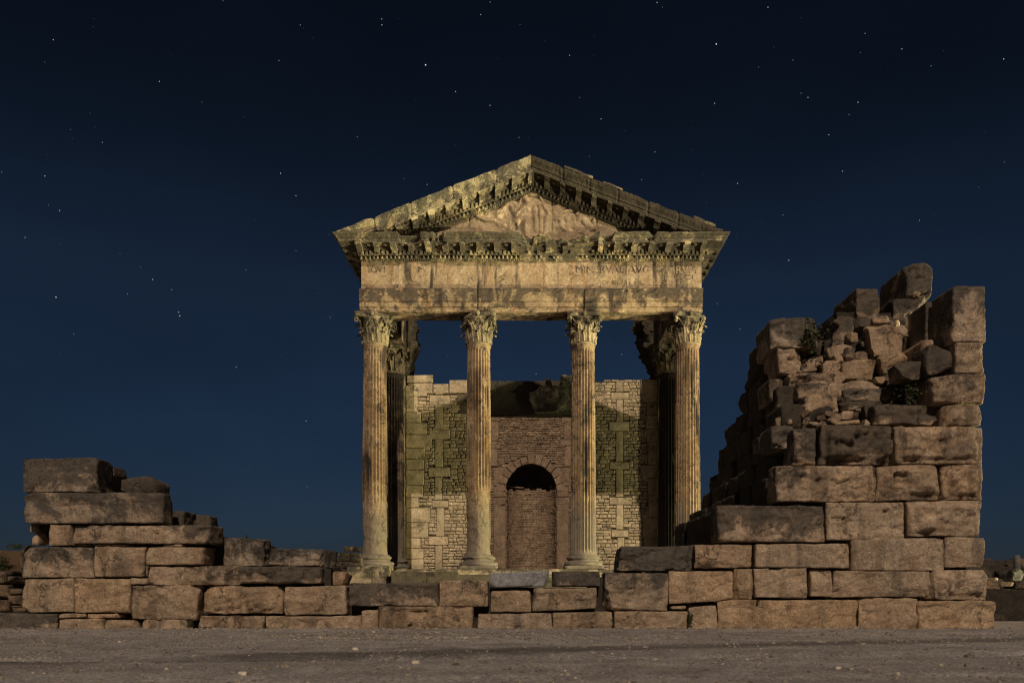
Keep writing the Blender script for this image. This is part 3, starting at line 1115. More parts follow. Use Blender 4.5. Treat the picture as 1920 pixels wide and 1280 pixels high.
column(4.88, 28.25, 13, 0.0, 0.0, label='side column standing in shade behind the rightmost front column', col=(0.95, 0.05, 0.4), capdmg=0.5)  # shade painted in by a near-black object colour; left side column darkened less

# ---- architrave, frieze
def architrave(x0, x1, seed, label=None):
    prof = dense([(0.0, 0.0), (0.0, 0.125), (-0.015, 0.13), (-0.015, 0.145), (0.025, 0.15), (0.025, 0.295), (0.01, 0.30), (0.01, 0.315), (0.045, 0.32), (0.045, 0.49), (0.055, 0.50), (0.06, 0.53), (0.08, 0.57), (0.09, 0.60), (0.09, 0.69), (-0.80, 0.69), (-0.80, 0.0), (-0.55, 0.0), (-0.54, 0.02), (-0.26, 0.02), (-0.25, 0.0)], 0.04)
    U = (0, 0, 1)
    n = int((x1 - x0) / 0.05)
    v, f = sweep([((x0, FY, ARCZ), (0, -1, 0), U), ((x1, FY, ARCZ), (0, -1, 0), U)], prof, n)
    e = smooth(0.09, 0.0, np.minimum(v[:, 0] - x0, x1 - v[:, 0]))
    v = v + vfbm(v, 2.2, 4, seed) * 0.012 + vfbm(v, 10, 3, seed + 2) * 0.008
    v[:, 1] += e * 0.012
    ch = smooth(0.20, 0.32, fbm(v * np.array([0.7, 0, 3.0]), 1.6, 4, seed + 3)) * (v[:, 1] < FY + 0.02)
    v[:, 1] += ch * 0.03
    return link('architrave_block', mesh_np('architrave_block', v - offs(temple), f, False), M_TEMPLE, temple, col=(0.30, 0.48, 0.6))
for i, (a, b) in enumerate(((674, 895), (897, 1094), (1096, 1318))):
    architrave((a - VX) * FY / F, (b - VX) * FY / F, 20 + i * 5)

def frieze(xa, xb, seed):
    hx = (xb - xa) / 2
    q, f = box_grid(hx, 0.35, 0.425, 0.045, 0.12, 0.045)
    q = q + np.array([(xa + xb) / 2, FY + 0.37, ARCZ + 0.69 + 0.43])
    v = q + vfbm(q, 3.0, 4, seed) * 0.008 + vfbm(q, 11, 3, seed + 3) * 0.007
    return link('frieze_block', mesh_np('frieze_block', v - offs(temple), f, False), M_TEMPLE, temple, col=(0.02, 0.62, 0.5))
fz = [(a - VX) * FY / F for a in (677, 818, 894, 1020, 1175, 1316)]
fr = [frieze(fz[i] + 0.004, fz[i + 1] - 0.004, 60 + 7 * i) for i in range(5)]

def carve(txt, px0, px1, py0, py1, parent, faint=0.006):
    cu = bpy.data.curves.new('inscription', 'FONT')
    cu.body = txt
    cu.size = 1.0
    cu.extrude = 0.5
    cu.resolution_u = 3
    tmp = bpy.data.objects.new('inscription', cu)
    COL.objects.link(tmp)
    dg = bpy.context.evaluated_depsgraph_get()
    me = bpy.data.meshes.new_from_object(tmp.evaluated_get(dg))
    bpy.data.objects.remove(tmp)
    n = len(me.vertices)
    co = np.empty(n * 3)
    me.vertices.foreach_get('co', co)
    co = co.reshape(-1, 3)
    x0, z1 = (px0 - VX) * FY / F, ZC + (VY - py0) * FY / F
    x1, z0 = (px1 - VX) * FY / F, ZC + (VY - py1) * FY / F
    mn, mx_ = co.min(0), co.max(0)
    X = x0 + (co[:, 0] - mn[0]) / (mx_[0] - mn[0]) * (x1 - x0)
    Z = z0 + (co[:, 1] - mn[1]) / (mx_[1] - mn[1]) * (z1 - z0)
    d = (co[:, 2] - mn[2]) / (mx_[2] - mn[2])
    Yv = FY + 0.02 + 0.02 - d * (0.020 + faint)
    v = np.stack([X, Yv, Z], 1)
    v[:, 1] += fbm(v, 2.2, 3, 5) * 0.010
    me.vertices.foreach_set('co', (v - offs(temple)).ravel())
    me.update()
    o = link('inscription', me, M_TEMPLE, parent)
    o.color = (0.05, 0.50, 0.5, 1)
    return o
M_LETTER = stone_mat('letter_limestone', (0.34, 0.25, 0.14), (0.29, 0.21, 0.12), (0.38, 0.30, 0.19), base_stain=0.2, bump=0.4)
def carve_in(txt, a, b, c, d, i, faint=0.006):
    carve(txt, a, b, c, d, fr[i], faint)
carve_in('IOVI', 692, 722, 499, 511, 0)
carve_in('O  M', 748, 800, 499, 511, 0, 0.001)
carve_in('MINERVAE', 1080, 1170, 498, 511, 3, 0.004)
carve_in('AVG  SACRVM', 1179, 1305, 498, 512, 4, 0.006)
carve_in('ARMENIACI', 1192, 1300, 515, 523, 4, 0.003)
carve_in('EX  REGIL', 1130, 1172, 525, 534, 3, 0.003)
carve_in('LIANVS  S  P  F', 1180, 1304, 526, 535, 4, 0.003)

# ---- cornices
CP = [(-0.7, 0.0), (0.0, 0.0), (0.03, 0.0), (0.03, 0.035), (0.06, 0.05), (0.06, 0.145), (0.11, 0.155), (0.11, 0.265), (0.16, 0.285), (0.17, 0.36), (0.60, 0.375), (0.60, 0.45), (0.635, 0.46), (0.66, 0.50), (0.73, 0.545), (0.75, 0.58), (-0.7, 0.60)]
def rows_on(mb, B0, B1, O, U, k=1.0, seed=0, skip=None, zmin=None):
    """dentils, eggs, beads and modillions along a cornice; O outward, U up (may be sheared)"""
    rnd = random.Random(seed)
    B0, B1, O, U = (np.array(x, float) for x in (B0, B1, O, U))
    D = B1 - B0
    Lg = np.linalg.norm(D)
    D /= Lg
    def ok(c):
        if zmin is not None and c[2] < zmin:
            return False
        if skip and skip(c) > rnd.random():
            return False
        return True
    def bx(s, w, o0, o1, u0, u1, tone):
        v = [B0 + D * (s + a * w) + O * o + U * u * k for a in (-.5, .5) for o in (o0, o1) for u in (u0, u1)]
        j = np.array([[rnd.uniform(-.006, .006) for _ in range(3)] for _ in v])
        mb.add(np.array(v) + j, [(0, 1, 3, 2), (4, 6, 7, 5), (0, 4, 5, 1), (2, 3, 7, 6), (0, 2, 6, 4), (1, 5, 7, 3)], tone)
    v0, f0 = ico(2)
    v1, f1 = ico(1)
    s = 0.06
    while s < Lg:
        if ok(B0 + D * s + U * 0.2 * k) and rnd.random() > 0.04:
            bx(s, 0.072, 0.10, 0.175, 0.165, 0.262, rnd.uniform(.1, .55))
        s += 0.128
    s = 0.0
    while s < Lg:
        if ok(B0 + D * s + U * 0.1 * k) and rnd.random() > 0.06:
            c = B0 + D * s + O * 0.075 + U * 0.098 * k
            q = v0 * np.array([0.043, 0.043, 0.05])
            mb.add(q + c, f0, rnd.uniform(.1, .55))
        s += 0.128
    s = 0.03
    while s < Lg:
        if ok(B0 + D * s) and rnd.random() > 0.1:
            mb.add(v1 * np.array([0.022, 0.022, 0.02]) + B0 + D * s + O * 0.035 + U * 0.02 * k, f1, .3)
        s += 0.064
    # modillions: scrolled brackets, and rosettes between
    mp = [(0.15, 0.20), (0.15, 0.38), (0.585, 0.38), (0.59, 0.335), (0.56, 0.30), (0.51, 0.295), (0.42, 0.315), (0.32, 0.29), (0.25, 0.225), (0.19, 0.195)]
    nm = max(1, int(round(Lg / 0.52)))
    for i in range(nm + 1):
        s = Lg * i / nm
        c = B0 + D * s + U * 0.3 * k
        if not ok(c):
            continue
        w = 0.085 + rnd.uniform(-.01, .01)
        v = [B0 + D * (s + a * w) + O * o + U * u * k for a in (-1, 1) for (o, u) in mp]
        n = len(mp)
        f = [tuple(range(n)), tuple(range(2 * n - 1, n - 1, -1))] + [(j, j + n, (j + 1) % n + n, (j + 1) % n) for j in range(n)]
        mb.add(np.array(v) + np.array([[rnd.uniform(-.008, .008)] * 3 for _ in v]), f, rnd.uniform(.15, .7))
        # coffer frame edges and rosette
        if i < nm:
            s2 = s + Lg / nm / 2
            bx(s2, Lg / nm - 0.18, 0.545, 0.60, 0.335, 0.378, 0)
            q = v0 * np.array([0.075, 0.075, 0.04])
            mb.add(q + B0 + D * s2 + O * 0.36 + U * 0.36 * k, f0, 0)

FZ = ARCZ + 0.69 + 0.86      # top of the frieze
XE = 5.2
mb = MB()
YB = 28.75
U1 = (0, 0, 1)
v, f = sweep([((-XE, YB, FZ), (-1, 0, 0), U1), ((-XE, FY, FZ), (-1, -1, 0), U1), ((XE, FY, FZ), (1, -1, 0), U1), ((XE, YB, FZ), (1, 0, 0), U1)], dense(CP, 0.05), (60, 190, 60))
mb.add(v, f)
def dmg(c):
    return 0.7 * float(smooth(-0.5, -0.05, np.array([c[0]]))[0] * smooth(2.0, 1.7, np.array([c[0]]))[0]) if c[1] < FY + 0.01 else 0.05
rows_on(mb, (-XE - 0.02, FY, FZ), (XE + 0.02, FY, FZ), (0, -1, 0), U1, 1.0, 5, skip=dmg)
rows_on(mb, (-XE, YB, FZ), (-XE, FY, FZ), (-1, 0, 0), U1, 1.0, 6)
rows_on(mb, (XE, FY, FZ), (XE, YB, FZ), (1, 0, 0), U1, 1.0, 7)
V = mb.arr()
V = V + vfbm(V, 2.4, 4, 31) * 0.03 + vfbm(V, 12, 3, 36) * 0.012
fm = (V[:, 1] < FY) & (V[:, 2] > FZ + 0.05)
# ragged break in the middle and bitten edges along the corona
cen = smooth(-0.6, 0.0, V[:, 0]) * smooth(2.1, 1.6, V[:, 0])
bite = smooth(0.22, 0.30, fbm(V * np.array([1, 0.3, 0.3]), 1.7, 4, 44))
pull = np.clip(0.36 * cen * (0.6 + 0.9 * fbm(V, 2.6, 3, 46)) + 0.16 * bite * smooth(-4.6, -3.8, V[:, 0]) * smooth(4.3, 3.6, V[:, 0]), 0, 0.5)
outk = smooth(0.1, 0.7, FY - V[:, 1])
V[:, 1] += fm * pull * outk
V[:, 2] -= fm * outk * pull * 0.35 * smooth(FZ + .3, FZ + .58, V[:, 2])
mb.v = [V]
mb.build('horizontal_cornice', M_CORN, temple, col=(0.28, 0.66, 0.45))

def cut_mesh(me, co, no):
    bm = bmesh.new()
    bm.from_mesh(me)
    bmesh.ops.bisect_plane(bm, geom=bm.verts[:] + bm.edges[:] + bm.faces[:], plane_co=co, plane_no=no, clear_inner=True)
    bm.to_mesh(me)
    bm.free()

TB = FZ + 0.585
RS = 0.392            # slope of the pediment
AP = TB + 1.50        # apex of the tympanum
CPR = [(-0.35, 0.0), (0.0, 0.0), (0.03, 0.0), (0.03, 0.035), (0.06, 0.05), (0.06, 0.145), (0.11, 0.155), (0.11, 0.265), (0.16, 0.285), (0.17, 0.36), (0.60, 0.375), (0.60, 0.44), (0.635, 0.45), (0.65, 0.50), (0.72, 0.57), (0.75, 0.64), (0.75, 0.66), (0.3, 0.70), (-0.35, 0.66)]
def rake(sgn, xe, seed, label, col):
    mb = MB()
    a = (sgn * xe, FY, AP - RS * xe)
    b = (0, FY, AP)
    UU = (0, 0, 1.17)
    st = [(a, (0, -1, 0), UU), (b, (0, -1, 0), UU)]
    if sgn > 0:
        st.reverse()
    v, f = sweep(st, dense(CPR, 0.05), 260)
    mb.add(v, f)
    rows_on(mb, st[0][0], st[1][0], (0, -1, 0), UU, 1.0, seed, zmin=TB + 0.02, skip=lambda c: 0.03)
    rnd = random.Random(seed)
    # joints between cornice stones and the broken top edge
    V = mb.arr()
    V = V + vfbm(V, 2.4, 4, seed) * 0.028 + vfbm(V, 11, 3, seed + 5) * 0.012
    base = AP - RS * np.abs(V[:, 0])
    top = smooth(0.60, 0.76, V[:, 2] - base)
    V[:, 2] += top * (0.025 * fbm(V * np.array([1, .3, 0]), 3.2, 3, seed + 7) + (0.01 if sgn > 0 else 0.0) * np.sign(fbm(V * np.array([1, 0, 0]), 1.6, 2, seed + 9)))
    sm = smooth(0.56, 0.60, (V[:, 2] - base) / 1.17) * smooth(0.645, 0.62, (V[:, 2] - base) / 1.17) * (V[:, 1] < FY - .5)
    V[:, 1] += sm * 0.014 * (np.sin(V[:, 0] * 2 * math.pi / 0.115) > 0.1)
    for xj in ((-1.05, -2.35, -3.6, -4.7) if sgn < 0 else (0.95, 1.75, 2.6, 3.5, 4.4)):
        V[:, 2] -= top * 0.03 * np.exp(-((V[:, 0] - xj) / 0.035) ** 2)
        V[:, 1] += 0.03 * np.exp(-((V[:, 0] - xj) / 0.03) ** 2) * (V[:, 1] < FY - .3)
    mb.v = [V]
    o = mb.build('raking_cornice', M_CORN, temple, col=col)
    cut_mesh(o.data, (0, 0, TB - 0.02), (0, 0, 1))
    o['label'] = label
    return o
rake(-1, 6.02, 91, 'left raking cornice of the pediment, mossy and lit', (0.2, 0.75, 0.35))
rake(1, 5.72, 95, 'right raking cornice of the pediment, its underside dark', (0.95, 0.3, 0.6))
# roof slabs that survive on the right slope
for i, (xa, xb, h) in enumerate(((1.0, 1.85, .01), (2.15, 2.75, .0), (4.85, 5.5, .02))):
    q, f = box_grid((xb - xa) / 2, 0.45, h / 2 + 0.03, 0.06, 0.1, 0.04)
    q[:, 2] += -RS * q[:, 0]
    xm = (xa + xb) / 2
    q = q + np.array([xm, FY - 0.27, AP - RS * xm + 0.70 * 1.17 + h / 2 + 0.015])
    q = q + vfbm(q, 5, 3, 300 + i) * 0.03
    link('roof_slab', mesh_np('roof_slab', q - offs(temple), f, False), M_CORN, temple, col=(0.3, 0.5, 0.5))

# tympanum with the worn relief of a winged figure
M_TYMP = stone_mat('tympanum_limestone', (0.41, 0.325, 0.195), (0.32, 0.235, 0.14), (0.46, 0.38, 0.25), base_stain=0.34, bump=0.6)
def tympanum():
    xs = np.arange(-4.15, 4.151, 0.02)
    ns = 90
    rows = []
    for k in range(ns + 1):
        t = k / ns
        rows.append([(x, FY + 0.03, TB - 0.12 + t * (AP + 0.15 - RS * abs(x) - TB + 0.12)) for x in xs])
    p = np.array(rows).reshape(-1, 3)
    def cap(x0, y0, x1, y1, r, h, sharp=0.6):
        a = np.array(((x0 - VX) * FY / F, ZC + (VY - y0) * FY / F))
        b = np.array(((x1 - VX) * FY / F, ZC + (VY - y1) * FY / F))
        r = r * FY / F
        ap = p[:, [0, 2]] - a
        ab = b - a
        t = np.clip(ap @ ab / (ab @ ab + 1e-9), 0, 1)
        d = np.linalg.norm(ap - t[:, None] * ab, axis=1) + 0.025 * fbm(p, 6, 3, 71)
        return h * np.clip(1 - (d / r) ** 3, 0, 1) * (0.7 + 0.3 * np.clip(1 - (d / r) ** 2, 0, 1))
    hs = [cap(a_, b_, c_, d_, r_ * 1.15, .065 + .035 * q_) for (a_, b_, c_, d_, r_, q_) in (
        (896, 401, 912, 397, 9, 0), (894, 406, 910, 413, 3, .5), (910, 413, 926, 413, 2.5, .4), (926, 396, 949, 387, 7, .3), (930, 404, 946, 400, 4, .1), (953, 380, 966, 388, 9, .8),
        (962, 392, 968, 404, 6, .6), (984, 372, 987, 376, 6, 1.2), (972, 388, 977, 372, 2.5, .3), (977, 372, 990, 363, 2.5, .3), (990, 363, 1008, 365, 2.5, .3), (1008, 365, 1019, 378, 2.5, .3),
        (992, 384, 984, 402, 8, 1.0), (984, 388, 970, 401, 3.5, .8), (998, 386, 1010, 382, 3.5, .6), (978, 406, 958, 430, 6.5, .9), (958, 430, 961, 446, 4.5, .7), (986, 408, 987, 440, 5.5, .9),
        (1003, 392, 1006, 430, 5, .6), (1013, 390, 1014, 432, 4, .3), (1020, 384, 1030, 402, 4, .2), (1026, 408, 1022, 440, 4.5, .3), (942, 424, 955, 420, 4, .4), (934, 420, 942, 430, 3, .3),
        (1044, 390, 1049, 408, 9, .6), (1047, 412, 1058, 437, 6.5, .6), (1054, 398, 1069, 393, 3, .5), (1060, 408, 1072, 420, 4, .3), (1083, 400, 1108, 407, 5, .4), (1088, 404, 1080, 424, 4, .4),
        (1094, 412, 1110, 428, 6, .5), (1084, 431, 1100, 437, 4, .3), (1112, 404, 1115, 430, 3, .2), (1066, 436, 1074, 444, 3, .3))]
    h = np.max(np.stack(hs), 0)
    w_rel = smooth(-2.0, -1.6, p[:, 0]) * smooth(2.2, 1.9, p[:, 0])
    h = h * smooth(-0.35, 0.0, fbm(p, 2.2, 4, 78)) * (0.75 + 0.4 * fbm(p, 3.0, 4, 73)) + 0.022 * fbm(p, 7, 4, 75) * w_rel
    w = smooth(-3.0, -2.0, p[:, 0]) * smooth(2.6, 1.9, p[:, 0])
    h += 0.012 * w * np.clip(fbm(p, 3.5, 4, 77), -.3, 1)
    p[:, 1] -= h
    # slab joints
    for xj in ((880 - VX) * FY / F, (1035 - VX) * FY / F, (1119 - VX) * FY / F):
        p[:, 1] += 0.05 * np.exp(-((p[:, 0] - xj) / 0.014) ** 2)
    p = p + vfbm(p, 6, 4, 79) * 0.006
    nx = len(xs)
    i = np.arange((ns + 1) * nx).reshape(ns + 1, nx)
    f = np.stack([i[:-1, :-1].ravel(), i[:-1, 1:].ravel(), i[1:, 1:].ravel(), i[1:, :-1].ravel()], 1).tolist()
    n0 = len(p)
    back = p.copy()
    back[:, 1] = FY + 0.45
    bi = i + n0
    f += np.stack([bi[:-1, :-1].ravel(), bi[1:, :-1].ravel(), bi[1:, 1:].ravel(), bi[:-1, 1:].ravel()], 1).tolist()
    for k in range(nx - 1):
        f.append([i[-1, k], i[-1, k + 1], bi[-1, k + 1], bi[-1, k]])
    o = link('tympanum', mesh_np('tympanum', np.concatenate([p, back]) - offs(temple), [list(map(int, q)) for q in f], True), M_TYMP, temple, col=(0.0, 0.56, 0.5))
    o['label'] = 'tympanum carved with a worn relief of a winged figure'
tympanum()

# side entablature, antae, podium
def slab(name, x0, x1, y0, y1, z0, z1, mat, col, seed, amp=0.05, step=0.14, smooth_=False, parent=None, fn=None, label=None):
    q, f = box_grid((x1 - x0) / 2, (y1 - y0) / 2, (z1 - z0) / 2, step, step, step)
    q = q + np.array([(x0 + x1) / 2, (y0 + y1) / 2, (z0 + z1) / 2])
    if fn:
        q = fn(q)
    q = q + vfbm(q, 1.4, 4, seed) * amp + vfbm(q, 7, 3, seed + 4) * amp * 0.35
    par = temple if parent is None else parent
    o = link(name, mesh_np(name, q - offs(par), f, smooth_), mat, par, col=col)
    if label:
        o['label'] = label
    return o
for s in (-1, 1):
    x0, x1 = sorted((s * 4.42, s * 5.16))
    slab('side_entablature', x0, x1, 25.42, 28.9, ARCZ + 0.004, FZ + 0.1, M_TEMPLE, (0.5, 0.3, 0.5), 200 + s, 0.03)
    # anta: pilaster with the ragged remains of the wall corner above
    x0, x1 = sorted((s * 4.87, s * 5.45))
    slab('anta', x0, x1, 30.55, 31.7, TZ, 9.0, M_CELLA, (0.4, 0.35, 0.3), 210 + s, 0.03, label='%s anta pilaster at the end of the cella wall' % ('left' if s < 0 else 'right'))
    def rag(q, s=s):
        inner = smooth(4.9, 4.3, np.abs(q[:, 0]))
        k = fbm(q * np.array([0, 0, 1]), 1.6, 4, 5 + s)
        q[:, 0] -= s * inner * (-0.42) * (k + 0.8 * fbm(q, 3.0, 3, 15 + s))
        q[:, 0] += s * inner * 0.35 * smooth(10.2, 9.1, q[:, 2])
        return q
    x0, x1 = sorted((s * (4.50 if s < 0 else 4.30), s * 5.4))
    slab('wall_corner', x0, x1, 30.45, 32.2, 8.95, 11.3, M_CELLA, (0.95, -0.15, 0.5), 220 + s, 0.16, 0.07, fn=rag)  # near-black object colour stands in for shade on this corner
# podium with its stylobate and the steps
slab('podium', -6.1, 6.1, 24.15, 46.8, 0.0, TZ - 0.16, M_CELLA, (0.5, 0.4, 0.5), 230, 0.03, 0.4)
slab('stylobate', -5.9, 5.9, 24.2, 31.6, TZ - 0.16, TZ, M_CELLA, (0.45, 0.4, 0.4), 233, 0.02, 0.12)
for k in range(4):
    slab('step', -3.6, 3.6, 24.1 - 0.36 * (k + 1), 24.13 - 0.36 * k, -0.05, TZ - 0.4 - 0.22 * k, M_CELLA, (0.5, 0.4, 0.5), 240 + k, 0.02, 0.15)
# re-used moulded block under the leftmost column and low kerb stones along the podium edge
slab('moulded_block', (650 - VX) * 23.3 / F, (729 - VX) * 23.3 / F, 23.3, 24.1, 0.0, ZC + (VY - 1062) * 23.3 / F, M_CELLA, (0.3, 0.15, 0.35), 251, 0.03, 0.06,
     fn=lambda q: np.stack([q[:, 0] + (q[:, 0] + 4.75) * -0.14 * smooth(1.2, 0.95, q[:, 2]), q[:, 1], q[:, 2]], 1), label='pale moulded block below the leftmost column')
for i, (a, b, t, yy) in enumerate(((731, 772, 1070, 23.75), (773, 812, 1072, 23.8), (813, 858, 1071, 23.75), (736, 800, 1080, 23.2), (801, 915, 1081, 23.2))):
    slab('kerb_stone', (a - VX) * yy / F, (b - VX) * yy / F, yy, yy + 0.35, 0.0, ZC + (VY - t) * yy / F, M_CELLA, (0.75, 0.3, 0.5), 255 + i, 0.025, 0.06)

# ---- masonry of small stones between large piers
def stone_on(mb, x0, x1, z0, z1, Y, rnd, prot=0.0, ins=0.018, tone=0.0, j=0.008, back=0.14):
    e = lambda s=j: rnd.uniform(-s, s)
    w, h = x1 - x0, z1 - z0
    i = min(ins, 0.3 * w, 0.3 * h)
    y = Y - prot
    o = [(x0 + e(), z0 + e()), (x1 + e(), z0 + e()), (x1 + e(), z1 + e()), (x0 + e(), z1 + e())]
    q = [(x0 + i + e(), z0 + i + e()), (x1 - i + e(), z0 + i + e()), (x1 - i + e(), z1 - i + e()), (x0 + i + e(), z1 - i + e())]
    v = [(a, y + back, b) for a, b in o] + [(a, y + i * 1.1, b) for a, b in o] + [(a, y + e(), b) for a, b in q]
    cx, cz = (x0 + x1) / 2, (z0 + z1) / 2
    v.append((cx + e(), y - min(0.02, 0.12 * min(w, h)) + e(), cz + e()))
    f = [(k, (k + 1) % 4, (k + 1) % 4 + 4, k + 4) for k in range(4)] + [(k + 4, (k + 1) % 4 + 4, (k + 1) % 4 + 8, k + 8) for k in range(4)] + [(k + 8, (k + 1) % 4 + 8, 12) for k in range(4)]
    mb.add(v, f, tone)

def fill_masonry(mb, x0, x1, z0, z1, Y, excl, keep, rnd, rh=(0.13, 0.20), ln=(0.16, 0.36), gap=0.018, tone=0.22, yfn=None):
    z = z0
    while z < z1:
        h = rnd.uniform(*rh)
        iv = [(x0, x1)]
        for (a, b, c, d) in excl:
            if c < z + h * 0.75 and d > z + h * 0.25:
                n = []
                for (p, q) in iv:
                    if b <= p or a >= q:
                        n.append((p, q))
                    else:
                        if a > p:
                            n.append((p, a))
                        if b < q:
                            n.append((b, q))
                iv = n
        for (p, q) in iv:
            x = p
            while x < q - 0.03:
                l = min(rnd.uniform(*ln), q - x)
                if q - x - l < ln[0] * 0.5:
                    l = q - x
                if keep(x + l / 2, z + h / 2):
                    if rnd.random() < 0.12 and h > 0.12:      # two thin stones
                        m = z + h * rnd.uniform(.4, .6)
                        stone_on(mb, x + gap / 2, x + l - gap / 2, z + gap / 2, m - gap / 2, Y, rnd, rnd.uniform(-.01, .02), tone=rnd.uniform(-tone, tone))
                        stone_on(mb, x + gap / 2, x + l - gap / 2, m + gap / 2, z + h - gap / 2, Y, rnd, rnd.uniform(-.01, .02), tone=rnd.uniform(-tone, tone))
                    else:
                        zz = rnd.uniform(-.012, .012)
                        stone_on(mb, x + gap / 2, x + l - gap / 2, z + gap / 2 + zz, z + h - gap / 2 + zz, Y, rnd, rnd.uniform(-.012, .025), tone=rnd.uniform(-tone, tone))
                x += l
        z += h

CY = 31.0
def cz_(py):
    return ZC + (VY - py) * CY / F
def cx_(px):
    return (px - VX) * CY / F
def pier(mb, rnd, xc, z0, z1, excl, Y, first=0, vw=0.30, hw=0.72, vh=(0.85, 1.2), hh=(0.28, 0.4)):
    z, k = z0, first
    while z < z1 - 0.1:
        if k % 2 == 0:
            h, w = rnd.uniform(*vh), vw + rnd.uniform(-.03, .03)
        else:
            h, w = rnd.uniform(*hh), hw + rnd.uniform(-.12, .12)
        h = min(h, z1 - z)
        a = xc + rnd.uniform(-.04, .04) - w / 2
        excl.append((a, a + w, z, z + h))
        stone_on(mb, a + .01, a + w - .01, z + .01, z + h - .01, Y, rnd, rnd.uniform(0.0, 0.035), ins=0.014, tone=rnd.uniform(-.12, .15), j=.006)
        z += h
        k += 1
def quoins(mb, rnd, xe, s, z0, z1, excl, Y, wr=(0.45, 1.0), hr=(0.38, 0.62), skip=0.0):
    z = z0
    while z < z1 - 0.1:
        h = min(rnd.uniform(*hr), z1 - z)
        w = rnd.uniform(*wr)
        a, b = (xe, xe + w) if s > 0 else (xe - w, xe)
        if rnd.random() >= skip:
            excl.append((a, b, z, z + h))
            stone_on(mb, a + .01, b - .01, z + .01, z + h - .01, Y, rnd, rnd.uniform(0.0, 0.03), ins=0.016, tone=rnd.uniform(-.12, .12), j=.008)
        z += h

def cella_front():
    rnd = random.Random(77)
    for side in (-1, 1):
        mb = MB()
        ex = []
        if side < 0:
            xa, xb = cx_(761), cx_(884)
            z1 = cz_(722)
            pier(mb, rnd, cx_(823.5), TZ, z1 - 0.1, ex, CY, 0)
            quoins(mb, rnd, xa, 1, TZ, z1 + 0.0, ex, CY, (0.35, 1.05))
            # crowning blocks
            for (a, b, t, bt) in ((763, 812, 703, 717), (765, 811, 718, 737), (812, 841, 720, 737), (842, 884, 712, 737)):
                stone_on(mb, cx_(a), cx_(b) - .01, cz_(bt), cz_(t), CY, rnd, rnd.uniform(0, .03), ins=.02)
                ex.append((cx_(a), cx_(b), cz_(bt), cz_(t)))
            # broken away beside the lintel
            keep = lambda x, z: not (x > cx_(857) and cz_(775) < z < cz_(738)) and z < cz_(737)
        else:
            xa, xb = cx_(1104), cx_(1240)
            z1 = cz_(716)
            pier(mb, rnd, cx_(1162.5), TZ, z1, ex, CY, 1, 0.30, 0.78)
            quoins(mb, rnd, xb, -1, TZ, cz_(706), ex, CY, (0.5, 0.9), (0.5, 0.9))
            keep = lambda x, z: z < cz_(712 + (6 if x < cx_(1130) else 0)) 
        fill_masonry(mb, xa, xb, TZ, cz_(712), CY, ex, keep, rnd, (0.10, 0.165), (0.13, 0.32))
        V = mb.arr()
        mb.v = [V + vfbm(V, 5, 3, 401 + side) * 0.012]
        o = mb.build('cella_wall', M_CELLA, temple, col=(0.12, 0.55, 0.45))
        o['label'] = ('left' if side < 0 else 'right') + ' front wall of the cella in small stones between piers'
        x0, x1 = (xa - 0.1, xb) if side < 0 else (xa, xb + 0.3)
        bk = slab('wall_core', x0, x1, CY + 0.05, CY + 0.62, TZ, z1 - 0.05, M_MORTAR, (0.2, 0.5, 0.5), 260 + side, 0.03, 0.16)
cella_front()

# door lintel; the back beam's shadow is painted as near-black stone
slab('lintel', cx_(868), cx_(1125), CY + 0.14, CY + 0.66, cz_(775), cz_(712), M_CELLA, (1.0, 0.10, 0.5), 270, 0.02, 0.12, label='back beam of the door lintel, its shadow painted dark')
def lintel_front():
    x0, x1 = cx_(994), cx_(1110)
    prof = dense([(0, 0), (0, 0.62), (0.03, 0.66), (0.05, 0.74), (0.02, 0.78), (0.02, 0.84), (0.07, 0.86), (0.07, 0.96), (0.14, 0.98), (0.22, 1.03), (0.26, 1.10), (0.26, 1.16), (-0.42, 1.2), (-0.42, 0)], 0.05)
    z0 = cz_(773)
    yf = CY - 0.28
    v, f = sweep([((x0, yf, z0), (0, -1, 0), (0, 0, 1.12)), ((x1, yf, z0), (0, -1, 0), (0, 0, 1.12))], prof, 48)
    mb = MB()
    mb.add(v, f)
    rnd = random.Random(5)
    x = x0 + 0.7
    while x < x1:
        mb.box(x, x + .06, yf - .11, yf, z0 + 0.90 * 1.12, z0 + 0.96 * 1.12 + .03)
        x += .115
    V = mb.arr()
    # the broken left end: low hump with a stub of cornice
    dx = V[:, 0] - x0
    lim = z0 + 0.62 + 0.25 * smooth(0.0, 0.5, dx) + 0.32 * smooth(.55, .62, dx) * smooth(.85, .75, dx) + 0.7 * smooth(1.1, 1.25, dx)
    V[:, 2] = np.where(V[:, 2] > lim, lim + 0.05 * (V[:, 2] - lim), V[:, 2])
    V[:, 0] += 0.18 * smooth(0.3, 0.0, dx) * smooth(0.5, 0.0, np.abs(V[:, 2] - z0)) 
    V = V + vfbm(V, 4, 4, 280) * 0.05 + vfbm(V, 13, 3, 284) * 0.015
    mb.v = [V]
    o = mb.build('lintel_cornice', M_CORN, temple, col=(0.25, 0.6, 0.1))
    o['label'] = 'mossy broken piece of carved door cornice'
lintel_front()

